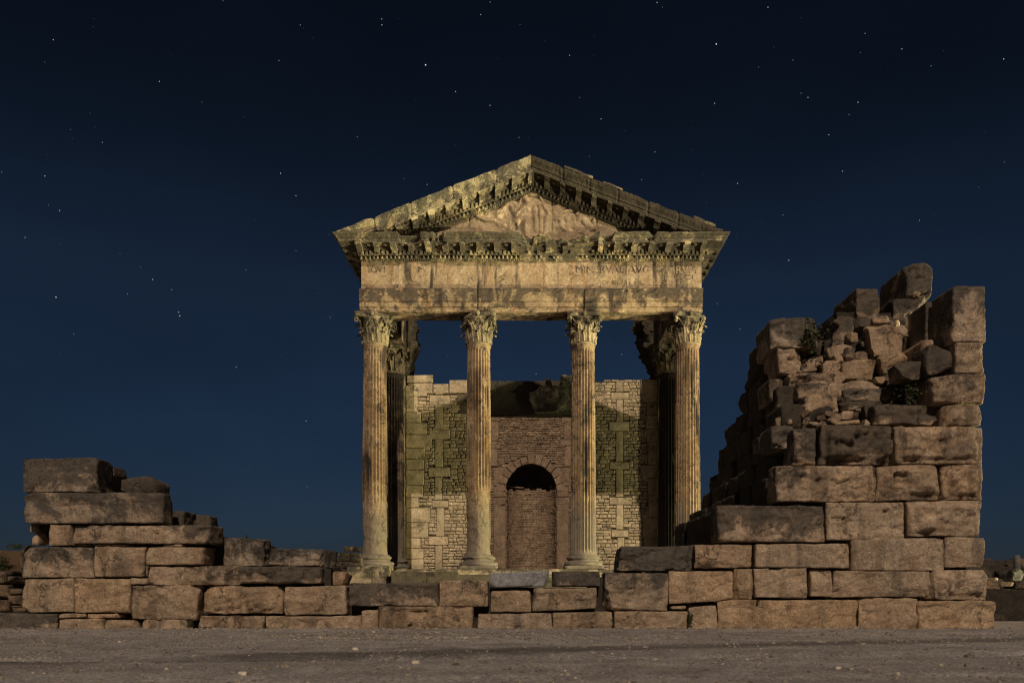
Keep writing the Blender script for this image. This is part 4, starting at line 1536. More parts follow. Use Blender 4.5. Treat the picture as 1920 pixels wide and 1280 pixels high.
# back wall of the cella with its niche
BY = 45.0
def back_wall():
    rnd = random.Random(19)
    z1 = ZC + (VY - 779) * BY / F
    spr = 6.25
    hw = 1.43
    mb = MB()
    ex = []
    def bx(px):
        return (px - 995.5) * BY / F
    def bz(py):
        return ZC + (VY - py) * BY / F
    # pillars and jamb blocks
    for s in (-1, 1):
        for (t, b, w) in ((948, 1066, 0.68), (932, 946, 0.72), (912, 931, 0.66), (876, 911, 0.70)):
            a, c = (hw, hw + w) if s > 0 else (-hw - w, -hw)
            stone_on(mb, a, c, bz(b), bz(t), BY, rnd, 0.04 if t == 948 else 0.0, ins=.03, tone=rnd.uniform(-.15, 0), back=0.5)
            ex.append((a, c, bz(b), bz(t)))
        # upper pier
        pier(mb, rnd, s * 2.05, bz(874), z1 - 0.1, ex, BY, 0, 0.42, 0.75, (0.9, 1.3), (0.3, 0.45))
        pier(mb, rnd, s * 4.4, TZ, z1 - 0.1, ex, BY, 1, 0.45, 0.85)
    # voussoirs
    n = 13
    for k in range(n):
        a0, a1 = math.pi * (k + .06) / n, math.pi * (k + .94) / n
        r0, r1 = hw + rnd.uniform(0, .04), hw + rnd.uniform(.28, .55)
        v = [(r * math.cos(a), y, spr + r * math.sin(a) * 1.08) for y in (BY - 0.03 + rnd.uniform(-.03, .03), BY + 0.45) for r, a in ((r0, a0), (r1, a0), (r1, a1), (r0, a1))]
        mb.add(v, [(0, 1, 2, 3), (4, 7, 6, 5), (0, 4, 5, 1), (1, 5, 6, 2), (2, 6, 7, 3), (3, 7, 4, 0)], rnd.uniform(-.2, .1))
    def keep(x, z):
        if z > spr and math.hypot(x, (z - spr) / 1.08) < hw + 0.48:
            return False
        if abs(x) < hw + 0.1 and z < spr + 0.2:
            return False
        return True
    fill_masonry(mb, -6.3, 6.3, TZ, z1, BY, ex, keep, rnd, (0.10, 0.16), (0.18, 0.45), 0.016, 0.2)
    V = mb.arr()
    mb.v = [V + vfbm(V, 4, 3, 411) * 0.02]
    o = mb.build('cella_wall', M_INNER, temple, col=(0.05, 0.62, 0.5))
    o['label'] = 'rear wall of the cella pierced by a rounded niche'
    # mortar core behind, with the niche left open
    core = MB()
    y0, y1 = BY + 0.06, BY + 0.55
    core.box(-6.3, -hw - .02, y0, y1, TZ, z1 - .05)
    core.box(hw + .02, 6.3, y0, y1, TZ, z1 - .05)
    ns = 20
    for k in range(ns):
        xa, xb = -hw + 2 * hw * k / ns, -hw + 2 * hw * (k + 1) / ns
        xm = max(abs(xa), abs(xb)) if True else 0
        zz = spr + 1.08 * math.sqrt(max(0, hw * hw - min(hw, min(abs(xa), abs(xb))) ** 2))
        core.box(xa, xb, y0, y1, zz, z1 - .05)
    core.build('wall_core', M_MORTAR, temple, disp=(0.02, 3, 3, 5), col=(0.2, 0.5, 0.5))
    # curved brick lining with a ragged top
    nb = MB()
    z = TZ
    row = 0
    while z < 6.66:
        h = rnd.uniform(0.075, 0.115)
        a = 0.0 + rnd.uniform(0, .1)
        while a < math.pi:
            da = rnd.uniform(0.13, 0.30)
            if z > 6.3 and rnd.random() < (z - 6.2) * 1.7:
                a += da
                continue
            r = hw - 0.04 + rnd.uniform(-.02, .015)
            g = 0.007
            vs = []
            for rr in (r, r + 0.22):
                for zz in (z + .006, z + h - .008):
                    for aa in (a + g, min(a + da - g, math.pi)):
                        vs.append((rr * math.cos(aa), BY + 0.12 + rr * math.sin(aa) * 0.95, zz))
            nb.add(vs, [(0, 1, 3, 2), (4, 6, 7, 5), (0, 4, 5, 1), (2, 3, 7, 6), (0, 2, 6, 4), (1, 5, 7, 3)], rnd.uniform(-.22, .22))
            a += da
        z += h
        row += 1
    nb.build('niche_lining', M_INNER, temple, disp=(0.012, 5, 3, 9), col=(0.0, 0.66, 0.5))
    ap = MB()
    rows = [(hw + .10, z) for z in np.linspace(TZ, spr, 8)] + [((hw + .10) * math.cos(t), spr + 1.08 * (hw + .10) * math.sin(t)) for t in np.linspace(0.08, math.pi / 2, 12)]
    nA = 24
    vv, ff = [], []
    for (r, z) in rows:
        for k in range(nA + 1):
            a = math.pi * k / nA
            vv.append((r * math.cos(a), BY + 0.14 + r * math.sin(a), z))
    for i in range(len(rows) - 1):
        for k in range(nA):
            ff.append((i * (nA + 1) + k, i * (nA + 1) + k + 1, (i + 1) * (nA + 1) + k + 1, (i + 1) * (nA + 1) + k))
    ap.add(vv, ff)
    ap.build('apse', M_MORTAR, temple, smooth_=True, disp=(0.04, 2.5, 4, 15), col=(0.5, 0.3, 0.5))
back_wall()
for s in (-1, 1):
    x0, x1 = sorted((s * 5.5, s * 6.1))
    slab('side_wall', x0, x1, 31.8, 45.0, TZ - 0.1, 4.6, M_CELLA, (0.4, 0.4, 0.5), 290 + s, 0.08, 0.25, fn=lambda q: np.stack([q[:, 0], q[:, 1], np.where(q[:, 2] > 4, q[:, 2] + 0.9 * fbm(q * np.array([0, 1, 0]), .5, 4, 3), q[:, 2])], 1))
# ------------------------------------------------------------------ low left stepped wall
def S(px, py, Y):
    return P(px, py, Y)
def core(parent, x0, y0, x1, y1, Y0, Y1, seed, col=(0.6, 0.25, 0.5)):
    a = P(x0, y1, 12.5)
    b = P(x1, y0, 12.5)
    return slab('wall_core', a[0], b[0], Y0, Y1, max(-0.05, a[2]), b[2], M_MORTAR, col, seed, 0.03, 0.10, parent=parent)

lw = thing('stepped_wall', 'low ruined wall of big squared blocks stepping down at far left', 'wall', (-6.0, 12.8, 0))
K = dict
# (x0,y0,x1,y1, lichen, bright, warm, extras)
block(lw, 43, 858, 180, 922, 12.5, 0.55, (0.62, 0.50, 0.4), r=0.02, chips=2, label='topmost block, blackened with lichen')
rubble(lw, 178, 872, 214, 924, 13.2, 0.6, (0.8, 0.25, 0.5))
rubble(lw, 214, 893, 296, 930, 13.6, 0.8, (0.75, 0.4, 0.5))
block(lw, 42, 922, 301, 980, 12.5, 0.40, (0.42, 0.52, 0.4), r=0.03, chips=5, cracks=2, label='long second block streaked dark at its right end')
block(lw, 318, 957, 343, 990, 13.4, 0.5, (0.6, 0.4, 0.5), chips=2)
block(lw, 366, 963, 388, 1003, 13.3, 0.5, (0.6, 0.45, 0.5), chips=3)
rubble(lw, 340, 960, 372, 1004, 13.9, 0.6, (0.9, 0.15, 0.5))
block(lw, 84, 982, 131, 1023, 12.5, 0.55, (0.05, 0.52, 0.45), chips=1, jc={(0, 1): (8, 0)}, r=0.012)
block(lw, 133, 982, 392, 1018, 12.5, 0.6, (0.32, 0.52, 0.5), r=0.025, chips=4, cracks=1, rough=1.2, cuts=[((0.9, -0.5, -0.5), 0.98)], holes=[(288, 994, 294, 1001, .1)])
rubble(lw, 57, 982, 70, 998, 12.75, 0.3, (0.1, 0.5, 0.5), sub=3)
rubble(lw, 61, 997, 76, 1022, 12.8, 0.3, (0.1, 0.55, 0.5), sub=3)
rubble(lw, 68, 984, 88, 1010, 12.95, 0.3, (0.7, 0.2, 0.5), sub=3)
for (a, b, c, d) in ((135, 1018, 170, 1024), (172, 1018, 205, 1024), (207, 1019, 240, 1024), (300, 1019, 340, 1024)):
    block(lw, a, b, c, d, 12.56, 0.3, (0.1, 0.5, 0.5), r=0.015, chips=1, name='chinking_stone', jit=.004, rough=.6)
block(lw, 43, 1024, 173, 1082, 12.5, 0.55, (0.38, 0.52, 0.4), r=0.02, chips=2)
block(lw, 175, 1024, 269, 1081, 12.5, 0.55, (0.05, 0.47, 0.6), r=0.015, chips=2)
block(lw, 271, 1024, 380, 1058, 12.5, 0.5, (0.05, 0.52, 0.55), r=0.02, chips=2)
rubble(lw, 379, 1024, 408, 1062, 13.0, 0.6, (0.7, 0.25, 0.5))
block(lw, 271, 1060, 276, 1080, 12.54, 0.4, (0.05, 0.5, 0.5), r=0.01, chips=0, name='chinking_stone', jit=.004)
block(lw, 277, 1060, 444, 1096, 12.5, 0.55, (0.28, 0.52, 0.55), r=0.025, chips=4, rough=1.4)
block(lw, 242, 1083, 276, 1095, 12.52, 0.4, (0.05, 0.5, 0.5), r=0.012, chips=1, name='chinking_stone', jit=.006)
block(lw, 38, 1083, 138, 1148, 12.5, 0.55, (0.12, 0.53, 0.45), r=0.02, chips=2, jc={(0, 1): (6, 2)})
block(lw, 139, 1084, 241, 1148, 12.5, 0.55, (0.05, 0.48, 0.6), r=0.015, chips=3, cracks=1)
block(lw, 241, 1097, 372, 1160, 12.5, 0.55, (0.08, 0.5, 0.65), r=0.03, chips=5, cracks=1, rough=1.2, jc={(1, 0): (-6, 2)})
block(lw, -40, 1149, 105, 1180, 12.48, 0.6, (0.62, 0.45, 0.35), r=0.02, chips=3)
for (a, b, c, d) in ((108, 1149, 160, 1158), (162, 1150, 219, 1159)):
    block(lw, a, b, c, d, 12.5, 0.4, (0.1, 0.5, 0.5), r=0.015, chips=2, name='chinking_stone', jit=.008)
block(lw, 105, 1160, 192, 1181, 12.49, 0.5, (0.1, 0.47, 0.6), r=0.02, chips=2)
block(lw, 193, 1160, 259, 1181, 12.5, 0.5, (0.1, 0.5, 0.6), r=0.02, chips=2, jc={(1, 1): (-4, 3)})
block(lw, 264, 1161, 352, 1182, 12.5, 0.5, (0.05, 0.5, 0.65), r=0.02, chips=3)
core(lw, 88, 984, 372, 1060, 12.80, 13.3, 501)
core(lw, 48, 918, 290, 990, 12.80, 13.0, 503)
core(lw, 40, 1060, 400, 1184, 12.78, 13.6, 502)

# ------------------------------------------------------------------ low middle wall in front of the temple
mw = thing('low_wall', 'low broken wall of sandstone blocks running in front of the temple steps', 'wall', (-1.5, 12.8, 0))
block(mw, 418, 1008, 488, 1062, 12.75, 0.6, (0.42, 0.5, 0.4), r=0.05, chips=5, rough=2.0)
rubble(mw, 404, 1004, 422, 1062, 13.1, 0.6, (0.6, 0.3, 0.6))
rubble(mw, 484, 1018, 510, 1040, 13.6, 0.6, (0.8, 0.25, 0.5))
block(mw, 499, 1028, 616, 1061, 12.75, 0.6, (0.55, 0.45, 0.4), r=0.035, chips=6, rough=1.8, cracks=2, cuts=[((0.8, -0.3, -0.7), 0.60)])
block(mw, 445, 1062, 600, 1095, 12.5, 0.6, (0.62, 0.45, 0.45), r=0.03, chips=5, rough=1.6, cracks=1, label='lichen-dark slab overhanging the two blocks below')
rubble(mw, 612, 1070, 650, 1097, 13.0, 0.6, (0.3, 0.45, 0.8))
block(mw, 376, 1099, 526, 1151, 12.5, 0.6, (0.15, 0.5, 0.6), r=0.025, chips=6, rough=1.9, cracks=3)
block(mw, 528, 1097, 648, 1151, 12.5, 0.6, (0.12, 0.5, 0.65), r=0.03, chips=4, rough=1.2, jc={(0, 1): (6, 4)})
block(mw, 364, 1154, 494, 1182, 12.5, 0.6, (0.02, 0.52, 0.55), r=0.018, chips=2, jc={(0, 1): (10, 0)})
block(mw, 496, 1153, 676, 1182, 12.5, 0.6, (0.02, 0.52, 0.6), r=0.018, chips=3)
block(mw, 651, 1092, 822, 1135, 12.5, 0.6, (0.72, 0.52, 0.25), r=0.045, chips=3, rough=1.3, label='long grey lichen-covered block with rounded corners')
block(mw, 823, 1087, 916, 1137, 12.48, 0.6, (0.18, 0.47, 0.5), r=0.04, chips=2, rough=1.0)
block(mw, 919, 1107, 995, 1147, 12.52, 0.6, (0.12, 0.5, 0.6), r=0.08, chips=2, rough=.8)
block(mw, 918, 1073, 1031, 1102, 12.6, 0.7, (0.05, 0.55, 0.25), r=0.02, chips=4, mat=M_GREY, rough=1.0, cracks=1, jc={(1, 1): (0, -5), (1, 0): (-6, -4)}, label='bluish grey marble slab')
block(mw, 1036, 1070, 1126, 1099, 12.55, 0.6, (0.70, 0.5, 0.35), r=0.035, chips=2)
block(mw, 999, 1101, 1120, 1147, 12.5, 0.6, (0.22, 0.47, 0.6), r=0.045, chips=3, jc={(1, 0): (0, -5)})
block(mw, 1133, 1073, 1253, 1144, 12.5, 0.65, (0.32, 0.5, 0.5), r=0.025, chips=5, cracks=3, rough=1.4)
block(mw, 1255, 1069, 1374, 1132, 12.5, 0.65, (0.06, 0.52, 0.6), r=0.02, chips=2, cracks=1, jc={(1, 0): (0, -5)})
block(mw, 678, 1143, 708, 1182, 12.5, 0.6, (0.05, 0.5, 0.45), r=0.02, chips=1)
block(mw, 709, 1136, 888, 1182, 12.49, 0.6, (0.25, 0.46, 0.6), r=0.03, chips=3, cracks=1, holes=[(763, 1171, 773, 1175, .09), (770, 1144, 804, 1152, .06), (732, 1143, 772, 1147, .05), (848, 1173, 855, 1175, .05)], label='bottom block with a long wedge-shaped slot near its top')
block(mw, 896, 1150, 1035, 1183, 12.5, 0.6, (0.10, 0.5, 0.5), r=0.015, chips=3, holes=[(967, 1173, 973, 1177, .08)], cracks=1)
block(mw, 1037, 1147, 1147, 1183, 12.5, 0.6, (0.03, 0.52, 0.6), r=0.02, chips=3)
block(mw, 1151, 1145, 1290, 1183, 12.5, 0.6, (0.03, 0.52, 0.6), r=0.02, chips=2)
block(mw, 1257, 1135, 1287, 1142, 12.52, 0.4, (0.1, 0.5, 0.5), r=0.012, chips=1, name='chinking_stone', jit=.004)
block(mw, 1293, 1135, 1346, 1181, 12.5, 0.6, (0.10, 0.52, 0.5), r=0.05, chips=4, rough=1.6)
core(mw, 405, 1064, 612, 1184, 12.80, 13.5, 511)
core(mw, 600, 1100, 1130, 1184, 12.80, 13.5, 512)
core(mw, 1110, 1080, 1350, 1184, 12.80, 13.5, 513)

# big loose stone on top of the low wall
lb = thing('loose_block', 'large dark rounded stone lying on top of the low wall beside the right tower', 'stone block', P(1229, 1072, 12.9))
block(lb, 1158, 1012, 1300, 1071, 12.5, 0.85, (0.80, 0.45, 0.4), r=0.11, chips=2, rough=1.5, name='stone', jc={(0, 1): (6, 10), (1, 1): (0, 8)}, holes=[(1248, 1063, 1262, 1075, .1)])

# ------------------------------------------------------------------ right tower
tw = thing('ruined_tower', 'tall ruined corner tower of rusticated blocks and rubble at right', 'tower', (5.0, 12.8, 0))
block(tw, 1306, 1020, 1411, 1065, 12.5, 0.6, (0.35, 0.5, 0.5), r=0.03, chips=3, rough=1.3)
block(tw, 1416, 1019, 1595, 1064, 12.5, 0.6, (0.08, 0.52, 0.45), r=0.03, chips=2, holes=[(1584, 1032, 1590, 1038, .08)])
block(tw, 1597, 1008, 1774, 1069, 12.5, 0.6, (0.06, 0.52, 0.45), r=0.015, chips=2)
block(tw, 1776, 1006, 1845, 1065, 12.5, 0.6, (0.0, 0.53, 0.35), r=0.012, chips=1)
block(tw, 1376, 1065, 1413, 1122, 12.5, 0.6, (0.08, 0.5, 0.65), r=0.03, chips=3, rough=1.3)
block(tw, 1415, 1065, 1519, 1121, 12.5, 0.6, (0.06, 0.5, 0.55), r=0.018, chips=2, cracks=1)
block(tw, 1521, 1066, 1562, 1119, 12.5, 0.6, (0.03, 0.54, 0.45), r=0.03, chips=1)
block(tw, 1565, 1069, 1744, 1120, 12.5, 0.6, (0.08, 0.5, 0.5), r=0.022, chips=3, cracks=1)
block(tw, 1746, 1067, 1854, 1125, 12.5, 0.6, (0.08, 0.5, 0.55), r=0.015, chips=2, boss=0.05)
block(tw, 1347, 1123, 1609, 1181, 12.5, 0.6, (0.06, 0.5, 0.7), r=0.018, chips=4, cracks=2)
block(tw, 1612, 1121, 1724, 1181, 12.5, 0.6, (0.10, 0.5, 0.6), r=0.025, chips=4, rough=1.3)
block(tw, 1726, 1125, 1869, 1181, 12.45, 0.65, (0.10, 0.5, 0.6), r=0.03, chips=4, rough=1.3)
block(tw, 1347, 946, 1549, 1015, 12.5, 0.6, (0.55, 0.5, 0.4), r=0.025, chips=5, cracks=2, rough=1.5, label='block crusted with dark lichen at the left end')
block(tw, 1550, 940, 1702, 1012, 12.5, 0.6, (0.06, 0.53, 0.5), r=0.018, chips=3, holes=[(1559, 969, 1588, 976, .05), (1581, 969, 1588, 1006, .05), (1570, 994, 1576, 999, .04), (1658, 953, 1668, 961, .09)])
block(tw, 1704, 939, 1843, 1006, 12.5, 0.6, (0.05, 0.5, 0.5), r=0.02, chips=2, boss=0.06)
block(tw, 1457, 872, 1645, 940, 12.52, 0.6, (0.30, 0.52, 0.45), r=0.04, chips=6, rough=1.8, cracks=2)
block(tw, 1647, 871, 1765, 936, 12.5, 0.6, (0.12, 0.52, 0.5), r=0.03, chips=3, boss=0.05, holes=[(1674, 885, 1700, 910, .10)], rough=1.4)
block(tw, 1767, 869, 1842, 938, 12.5, 0.6, (0.06, 0.5, 0.5), r=0.03, chips=2, boss=0.06)
block(tw, 1490, 800, 1532, 872, 12.6, 0.6, (0.55, 0.5, 0.4), r=0.04, chips=3, rough=1.6)
block(tw, 1538, 796, 1677, 871, 12.55, 0.6, (0.80, 0.45, 0.45), r=0.03, chips=5, boss=0.07, rough=1.8, label='blackened rough-faced block')
rubble(tw, 1677, 798, 1694, 818, 12.6, 0.3, (0.2, 0.5, 0.5))
block(tw, 1679, 799, 1843, 869, 12.5, 0.6, (0.12, 0.52, 0.5), r=0.02, chips=3, boss=0.06)
block(tw, 1641, 757, 1771, 795, 12.7, 0.6, (0.80, 0.45, 0.4), r=0.025, chips=4, rough=1.3)
block(tw, 1772, 758, 1843, 798, 12.5, 0.6, (0.12, 0.52, 0.5), r=0.03, chips=2, boss=0.035)
block(tw, 1754, 700, 1848, 754, 12.5, 0.75, (0.48, 0.52, 0.45), r=0.03, chips=5, rough=1.4, cuts=[((-0.6, -0.3, 0.8), 0.42)], cracks=1)
block(tw, 1793, 641, 1849, 699, 12.5, 0.65, (0.38, 0.52, 0.45), r=0.02, chips=3, rough=1.2)
rubble(tw, 1733, 646, 1796, 706, 12.75, 0.6, (0.85, 0.3, 0.45))
rubble(tw, 1684, 672, 1736, 712, 12.85, 0.5, (0.75, 0.35, 0.45), rot=.25)
block(tw, 1788, 536, 1850, 639, 12.5, 0.65, (0.55, 0.55, 0.45), r=0.015, chips=3, rough=1.0, label='tall upright corner block at the very top right')
block(tw, 1736, 566, 1795, 656, 13.25, 0.65, (0.55, 0.45, 0.45), r=0.02, chips=2)
block(tw, 1703, 490, 1749, 558, 15.0, 1.25, (0.5, 0.45, 0.45), r=0.06, chips=4, rough=1.8, label='split block at the very top of the rubble')
block(tw, 1676, 559, 1737, 640, 15.0, 1.1, (0.45, 0.42, 0.5), r=0.04, chips=5, rough=1.6)
block(tw, 1607, 537, 1652, 596, 15.0, 1.2, (0.60, 0.42, 0.45), r=0.05, chips=5, rough=1.6)
block(tw, 1448, 595, 1534, 652, 13.9, 1.0, (0.50, 0.55, 0.45), r=0.03, chips=3, rough=1.3, label='square corner block above the dark side wall')
block(tw, 1457, 650, 1507, 703, 13.95, 0.9, (0.20, 0.52, 0.5), r=0.04, chips=3, rough=1.2, holes=[(1475, 671, 1489, 676, .08)], jc={(0, 0): (6, -3)})
block(tw, 1444, 708, 1470, 752, 14.0, 0.8, (0.4, 0.45, 0.5), r=0.03, chips=2)
# rubble stones of the broken wall filling (x0,y0,x1,y1,Y,lichen,bright,warm,rot)
for a in ((1565, 590, 1603, 642, 14.3, .5, .45, .45, 0), (1600, 593, 1650, 618, 14.2, .4, .48, .5, 0), (1590, 623, 1608, 643, 14.1, .3, .45, .6, 0), (1627, 604, 1692, 668, 13.9, .25, .48, .65, .08),
          (1636, 592, 1668, 610, 14.1, .2, .55, .5, 0), (1664, 598, 1690, 614, 14.0, .1, .6, .4, .2), (1683, 608, 1702, 632, 13.9, .1, .58, .4, .5), (1549, 646, 1604, 668, 14.0, .2, .52, .5, .25), (1614, 612, 1632, 668, 14.3, .6, .3, .5, 0),
          (1510, 672, 1542, 690, 13.9, .2, .45, .5, 0), (1504, 688, 1532, 698, 13.85, .05, .6, .4, 0), (1530, 666, 1546, 678, 13.9, .1, .5, .6, 0), (1539, 675, 1576, 702, 13.8, .1, .48, .6, 0), (1562, 664, 1580, 678, 13.9, .1, .52, .6, 0),
          (1584, 674, 1648, 710, 13.7, .15, .5, .75, .03), (1583, 650, 1606, 676, 13.85, .3, .45, .6, 0), (1606, 658, 1626, 676, 13.9, .3, .42, .5, 0), (1553, 692, 1586, 722, 13.7, .15, .48, .6, .4), (1650, 660, 1702, 690, 13.7, .25, .45, .7, .2),
          (1654, 688, 1684, 702, 13.6, .1, .5, .6, .1), (1655, 700, 1680, 718, 13.6, .3, .42, .6, 0), (1666, 712, 1690, 742, 13.5, .6, .3, .5, 0), (1712, 716, 1728, 730, 13.3, .2, .5, .6, 0), (1640, 706, 1660, 720, 13.5, .2, .48, .6, 0),
          (1622, 757, 1642, 796, 13.0, .8, .3, .5, 0), (1455, 780, 1478, 798, 13.4, .5, .4, .5, .2), (1478, 785, 1486, 796, 13.2, .1, .5, .9, 0), (1517, 790, 1536, 799, 12.9, .1, .5, .6, 0), (1535, 794, 1550, 800, 12.8, .1, .5, .5, 0),
          (1555, 777, 1580, 795, 13.1, .2, .4, .6, .3), (1565, 787, 1612, 799, 12.85, .05, .5, .85, .08), (1617, 786, 1632, 799, 12.8, .2, .45, .5, 0), (1575, 770, 1600, 786, 13.2, .3, .4, .5, 0),
          (1528, 632, 1552, 668, 14.6, .8, .15, .5, 0), (1560, 636, 1590, 652, 14.3, .5, .3, .5, 0), (1625, 660, 1655, 680, 14.0, .5, .35, .5, 0), (1696, 620, 1724, 690, 13.9, .8, .25, .5, 0), (1686, 722, 1726, 756, 13.4, .8, .2, .5, 0),
          (1700, 735, 1756, 760, 13.1, .8, .25, .5, 0), (1500, 752, 1520, 784, 13.6, .6, .25, .5, 0), (1580, 742, 1600, 770, 13.4, .5, .3, .5, 0), (1600, 770, 1640, 790, 13.3, .6, .3, .5, 0)):
    rubble(tw, *a[:5], None, a[5:8], rot=a[8])
block(tw, 1486, 697, 1566, 722, 13.6, 0.7, (0.35, 0.48, 0.5), r=0.06, chips=5, rough=1.8)
block(tw, 1495, 718, 1586, 748, 13.5, 0.7, (0.40, 0.48, 0.5), r=0.05, chips=5, rough=1.6)
block(tw, 1509, 740, 1576, 772, 13.3, 0.8, (0.38, 0.48, 0.55), r=0.03, chips=4, rough=1.5)
block(tw, 1583, 728, 1688, 752, 13.4, 0.7, (0.45, 0.48, 0.5), r=0.04, chips=5, rough=1.6, cracks=1)
block(tw, 1583, 712, 1655, 733, 13.5, 0.7, (0.2, 0.48, 0.6), r=0.05, chips=4, rough=1.6)
block(tw, 1583, 748, 1680, 772, 13.3, 0.7, (0.6, 0.42, 0.45), r=0.04, chips=5, rough=1.7, cracks=1)
block(tw, 1446, 797, 1490, 840, 12.9, 0.7, (0.65, 0.45, 0.35), r=0.04, chips=4, rough=1.6)
block(tw, 1428, 812, 1450, 842, 13.6, 0.6, (0.6, 0.3, 0.4), r=0.04, chips=4, rough=1.6)
# side wall running back, course by course, its shade painted as near-black stone (its broken end steps down towards the temple)
rnd = random.Random(33)
def course_row(z, h, xf, y, ye):
    while y < ye - 0.15:
        L_ = min(rnd.uniform(0.8, 1.5), ye - y)
        if ye - y - L_ < 0.3:
            L_ = ye - y
        q, f = block_mesh(0.42, L_ / 2 - 0.003, h / 2 - 0.003, r=0.03, step=0.055, chips=4, rough=2.0 if y + L_ < ye - 0.1 else 2.8, jit=0.02)
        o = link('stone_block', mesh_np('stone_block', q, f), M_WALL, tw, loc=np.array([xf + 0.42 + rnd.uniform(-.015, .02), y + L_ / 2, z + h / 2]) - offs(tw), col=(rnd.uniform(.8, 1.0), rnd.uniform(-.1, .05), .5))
        y += L_
for (z0_, z1_, xf, y0_, ye) in ((0.0, 0.68, 3.02, 13.1, 20.6), (0.68, 1.36, 3.0, 13.1, 20.4), (1.36, 1.94, 2.99, 13.1, 16.6), (1.36, 2.0, 3.92, 16.6, 20.6), (1.95, 2.50, 3.93, 13.15, 19.9), (2.50, 2.86, 4.0, 13.3, 19.0),
                            (2.86, 3.28, 4.16, 13.25, 18.6), (3.28, 3.72, 4.18, 13.25, 18.3), (3.72, 4.12, 4.22, 13.6, 17.5), (4.12, 4.56, 4.24, 14.6, 16.5), (4.56, 4.95, 4.24, 14.8, 16.0), (4.95, 5.24, 4.26, 14.9, 15.7)):
    course_row(z0_, z1_ - z0_, xf, y0_, ye)
# filling of the tower between its faces
def fillc(x0, x1, y0, y1, z0, z1, sd, amp=0.06):
    return slab('wall_core', x0, x1, y0, y1, z0, z1, M_MORTAR, (0.55, 0.3, 0.5), sd, amp, 0.11, parent=tw)
def zz(py, Y=12.5):
    return ZC + (VY - py) * Y / F
fillc(2.70, 6.98, 12.82, 14.6, -0.05, zz(1025), 521, 0.03)
fillc(3.05, 6.95, 12.85, 15.0, zz(1030), zz(948), 522, 0.03)
fillc(4.05, 6.95, 12.9, 15.0, zz(955), zz(876), 523, 0.03)
fillc(4.25, 6.95, 12.95, 15.2, zz(880), zz(800), 524, 0.03)
fillc(4.3, 6.95, 13.55, 15.4, zz(800, 13), zz(765, 13.5), 525)
fillc(4.45, 6.9, 14.05, 15.6, zz(775, 14), zz(700, 14.1), 526)
fillc(5.3, 6.7, 14.4, 15.8, zz(700, 14.4), zz(640, 14.5), 527)
fillc(5.75, 6.9, 15.15, 16.3, zz(640, 15), zz(585, 15.1), 528)
fillc(6.45, 7.0, 12.9, 15.0, zz(800), zz(700), 529)
fillc(6.75, 7.05, 13.0, 15.2, zz(700), zz(655), 530)
# small stones and earth packed between the larger rubble
mb = MB()
for k in range(110):
    px = rnd.uniform(1500, 1712)
    py = rnd.uniform(600 if px > 1560 else 668, 800)
    Yq = np.interp(py, [600, 700, 800], [14.25, 13.85, 13.1]) + rnd.uniform(0, .15)
    w_, h_ = rnd.uniform(.04, .13), rnd.uniform(.03, .08)
    q, f = rubble_mesh(w_, .12, h_, 3000 + k, 3, 10)
    a_ = rnd.uniform(-.5, .5)
    c1, s1 = math.cos(a_), math.sin(a_)
    q = np.stack([q[:, 0] * c1 - q[:, 2] * s1, q[:, 1], q[:, 0] * s1 + q[:, 2] * c1], 1)
    mb.add(q + np.array(P(px, py, Yq + 0.06)), f, rnd.uniform(-.75, -.15))
o = mb.build('rubble_fill', M_WALL, tw, smooth_=False, col=(0.35, 0.45, 0.5))
o['kind'] = 'stuff'
# right outer face, seen edge-on
for k in range(9):
    z0 = 0.0 + 0.53 * k
    for j in range(2):
        q, f = block_mesh(0.28, 0.60, 0.255, r=0.03, step=0.07, chips=3, rough=1.4)
        link('stone_block', mesh_np('stone_block', q, f), M_WALL, tw, loc=np.array([6.74, 13.75 + 1.22 * j + rnd.uniform(-.05, .05), z0 + 0.26]) - offs(tw), col=(0.2, 0.5, 0.5))

# ------------------------------------------------------------------ things behind and beside the walls
bw = thing('rubble_wall', 'low wall of small brick-like stones between the long wall and the left column', 'wall', P(640, 1110, 23.5))
mb = MB()
rnd = random.Random(8)
def lowtop(x):
    px = VX + x * F / 23.5
    t = 1044 + 3 * math.sin(px * .3)
    for (a, b, y) in ((612, 628, 1028), (632, 656, 1025), (664, 682, 1023), (600, 640, 1034), (640, 700, 1032)):
        if a <= px <= b:
            t = min(t, y)
    return ZC + (VY - t) * 23.5 / F
fill_masonry(mb, (598 - VX) * 23.5 / F, (676 - VX) * 23.5 / F, 0.0, 2.0, 23.5, [], lambda x, z: z < lowtop(x), rnd, (0.13, 0.19), (0.2, 0.42), 0.016, 0.3)
o = mb.build('stone_face', M_FAR, bw, disp=(0.015, 5, 3, 77), col=(0.4, 0.1, 0.7))
slab('wall_core', (598 - VX) * 23.5 / F, (676 - VX) * 23.5 / F, 23.55, 23.95, 0, 1.60, M_MORTAR, (0.3, 0.45, 0.5), 541, 0.03, 0.1, parent=bw)

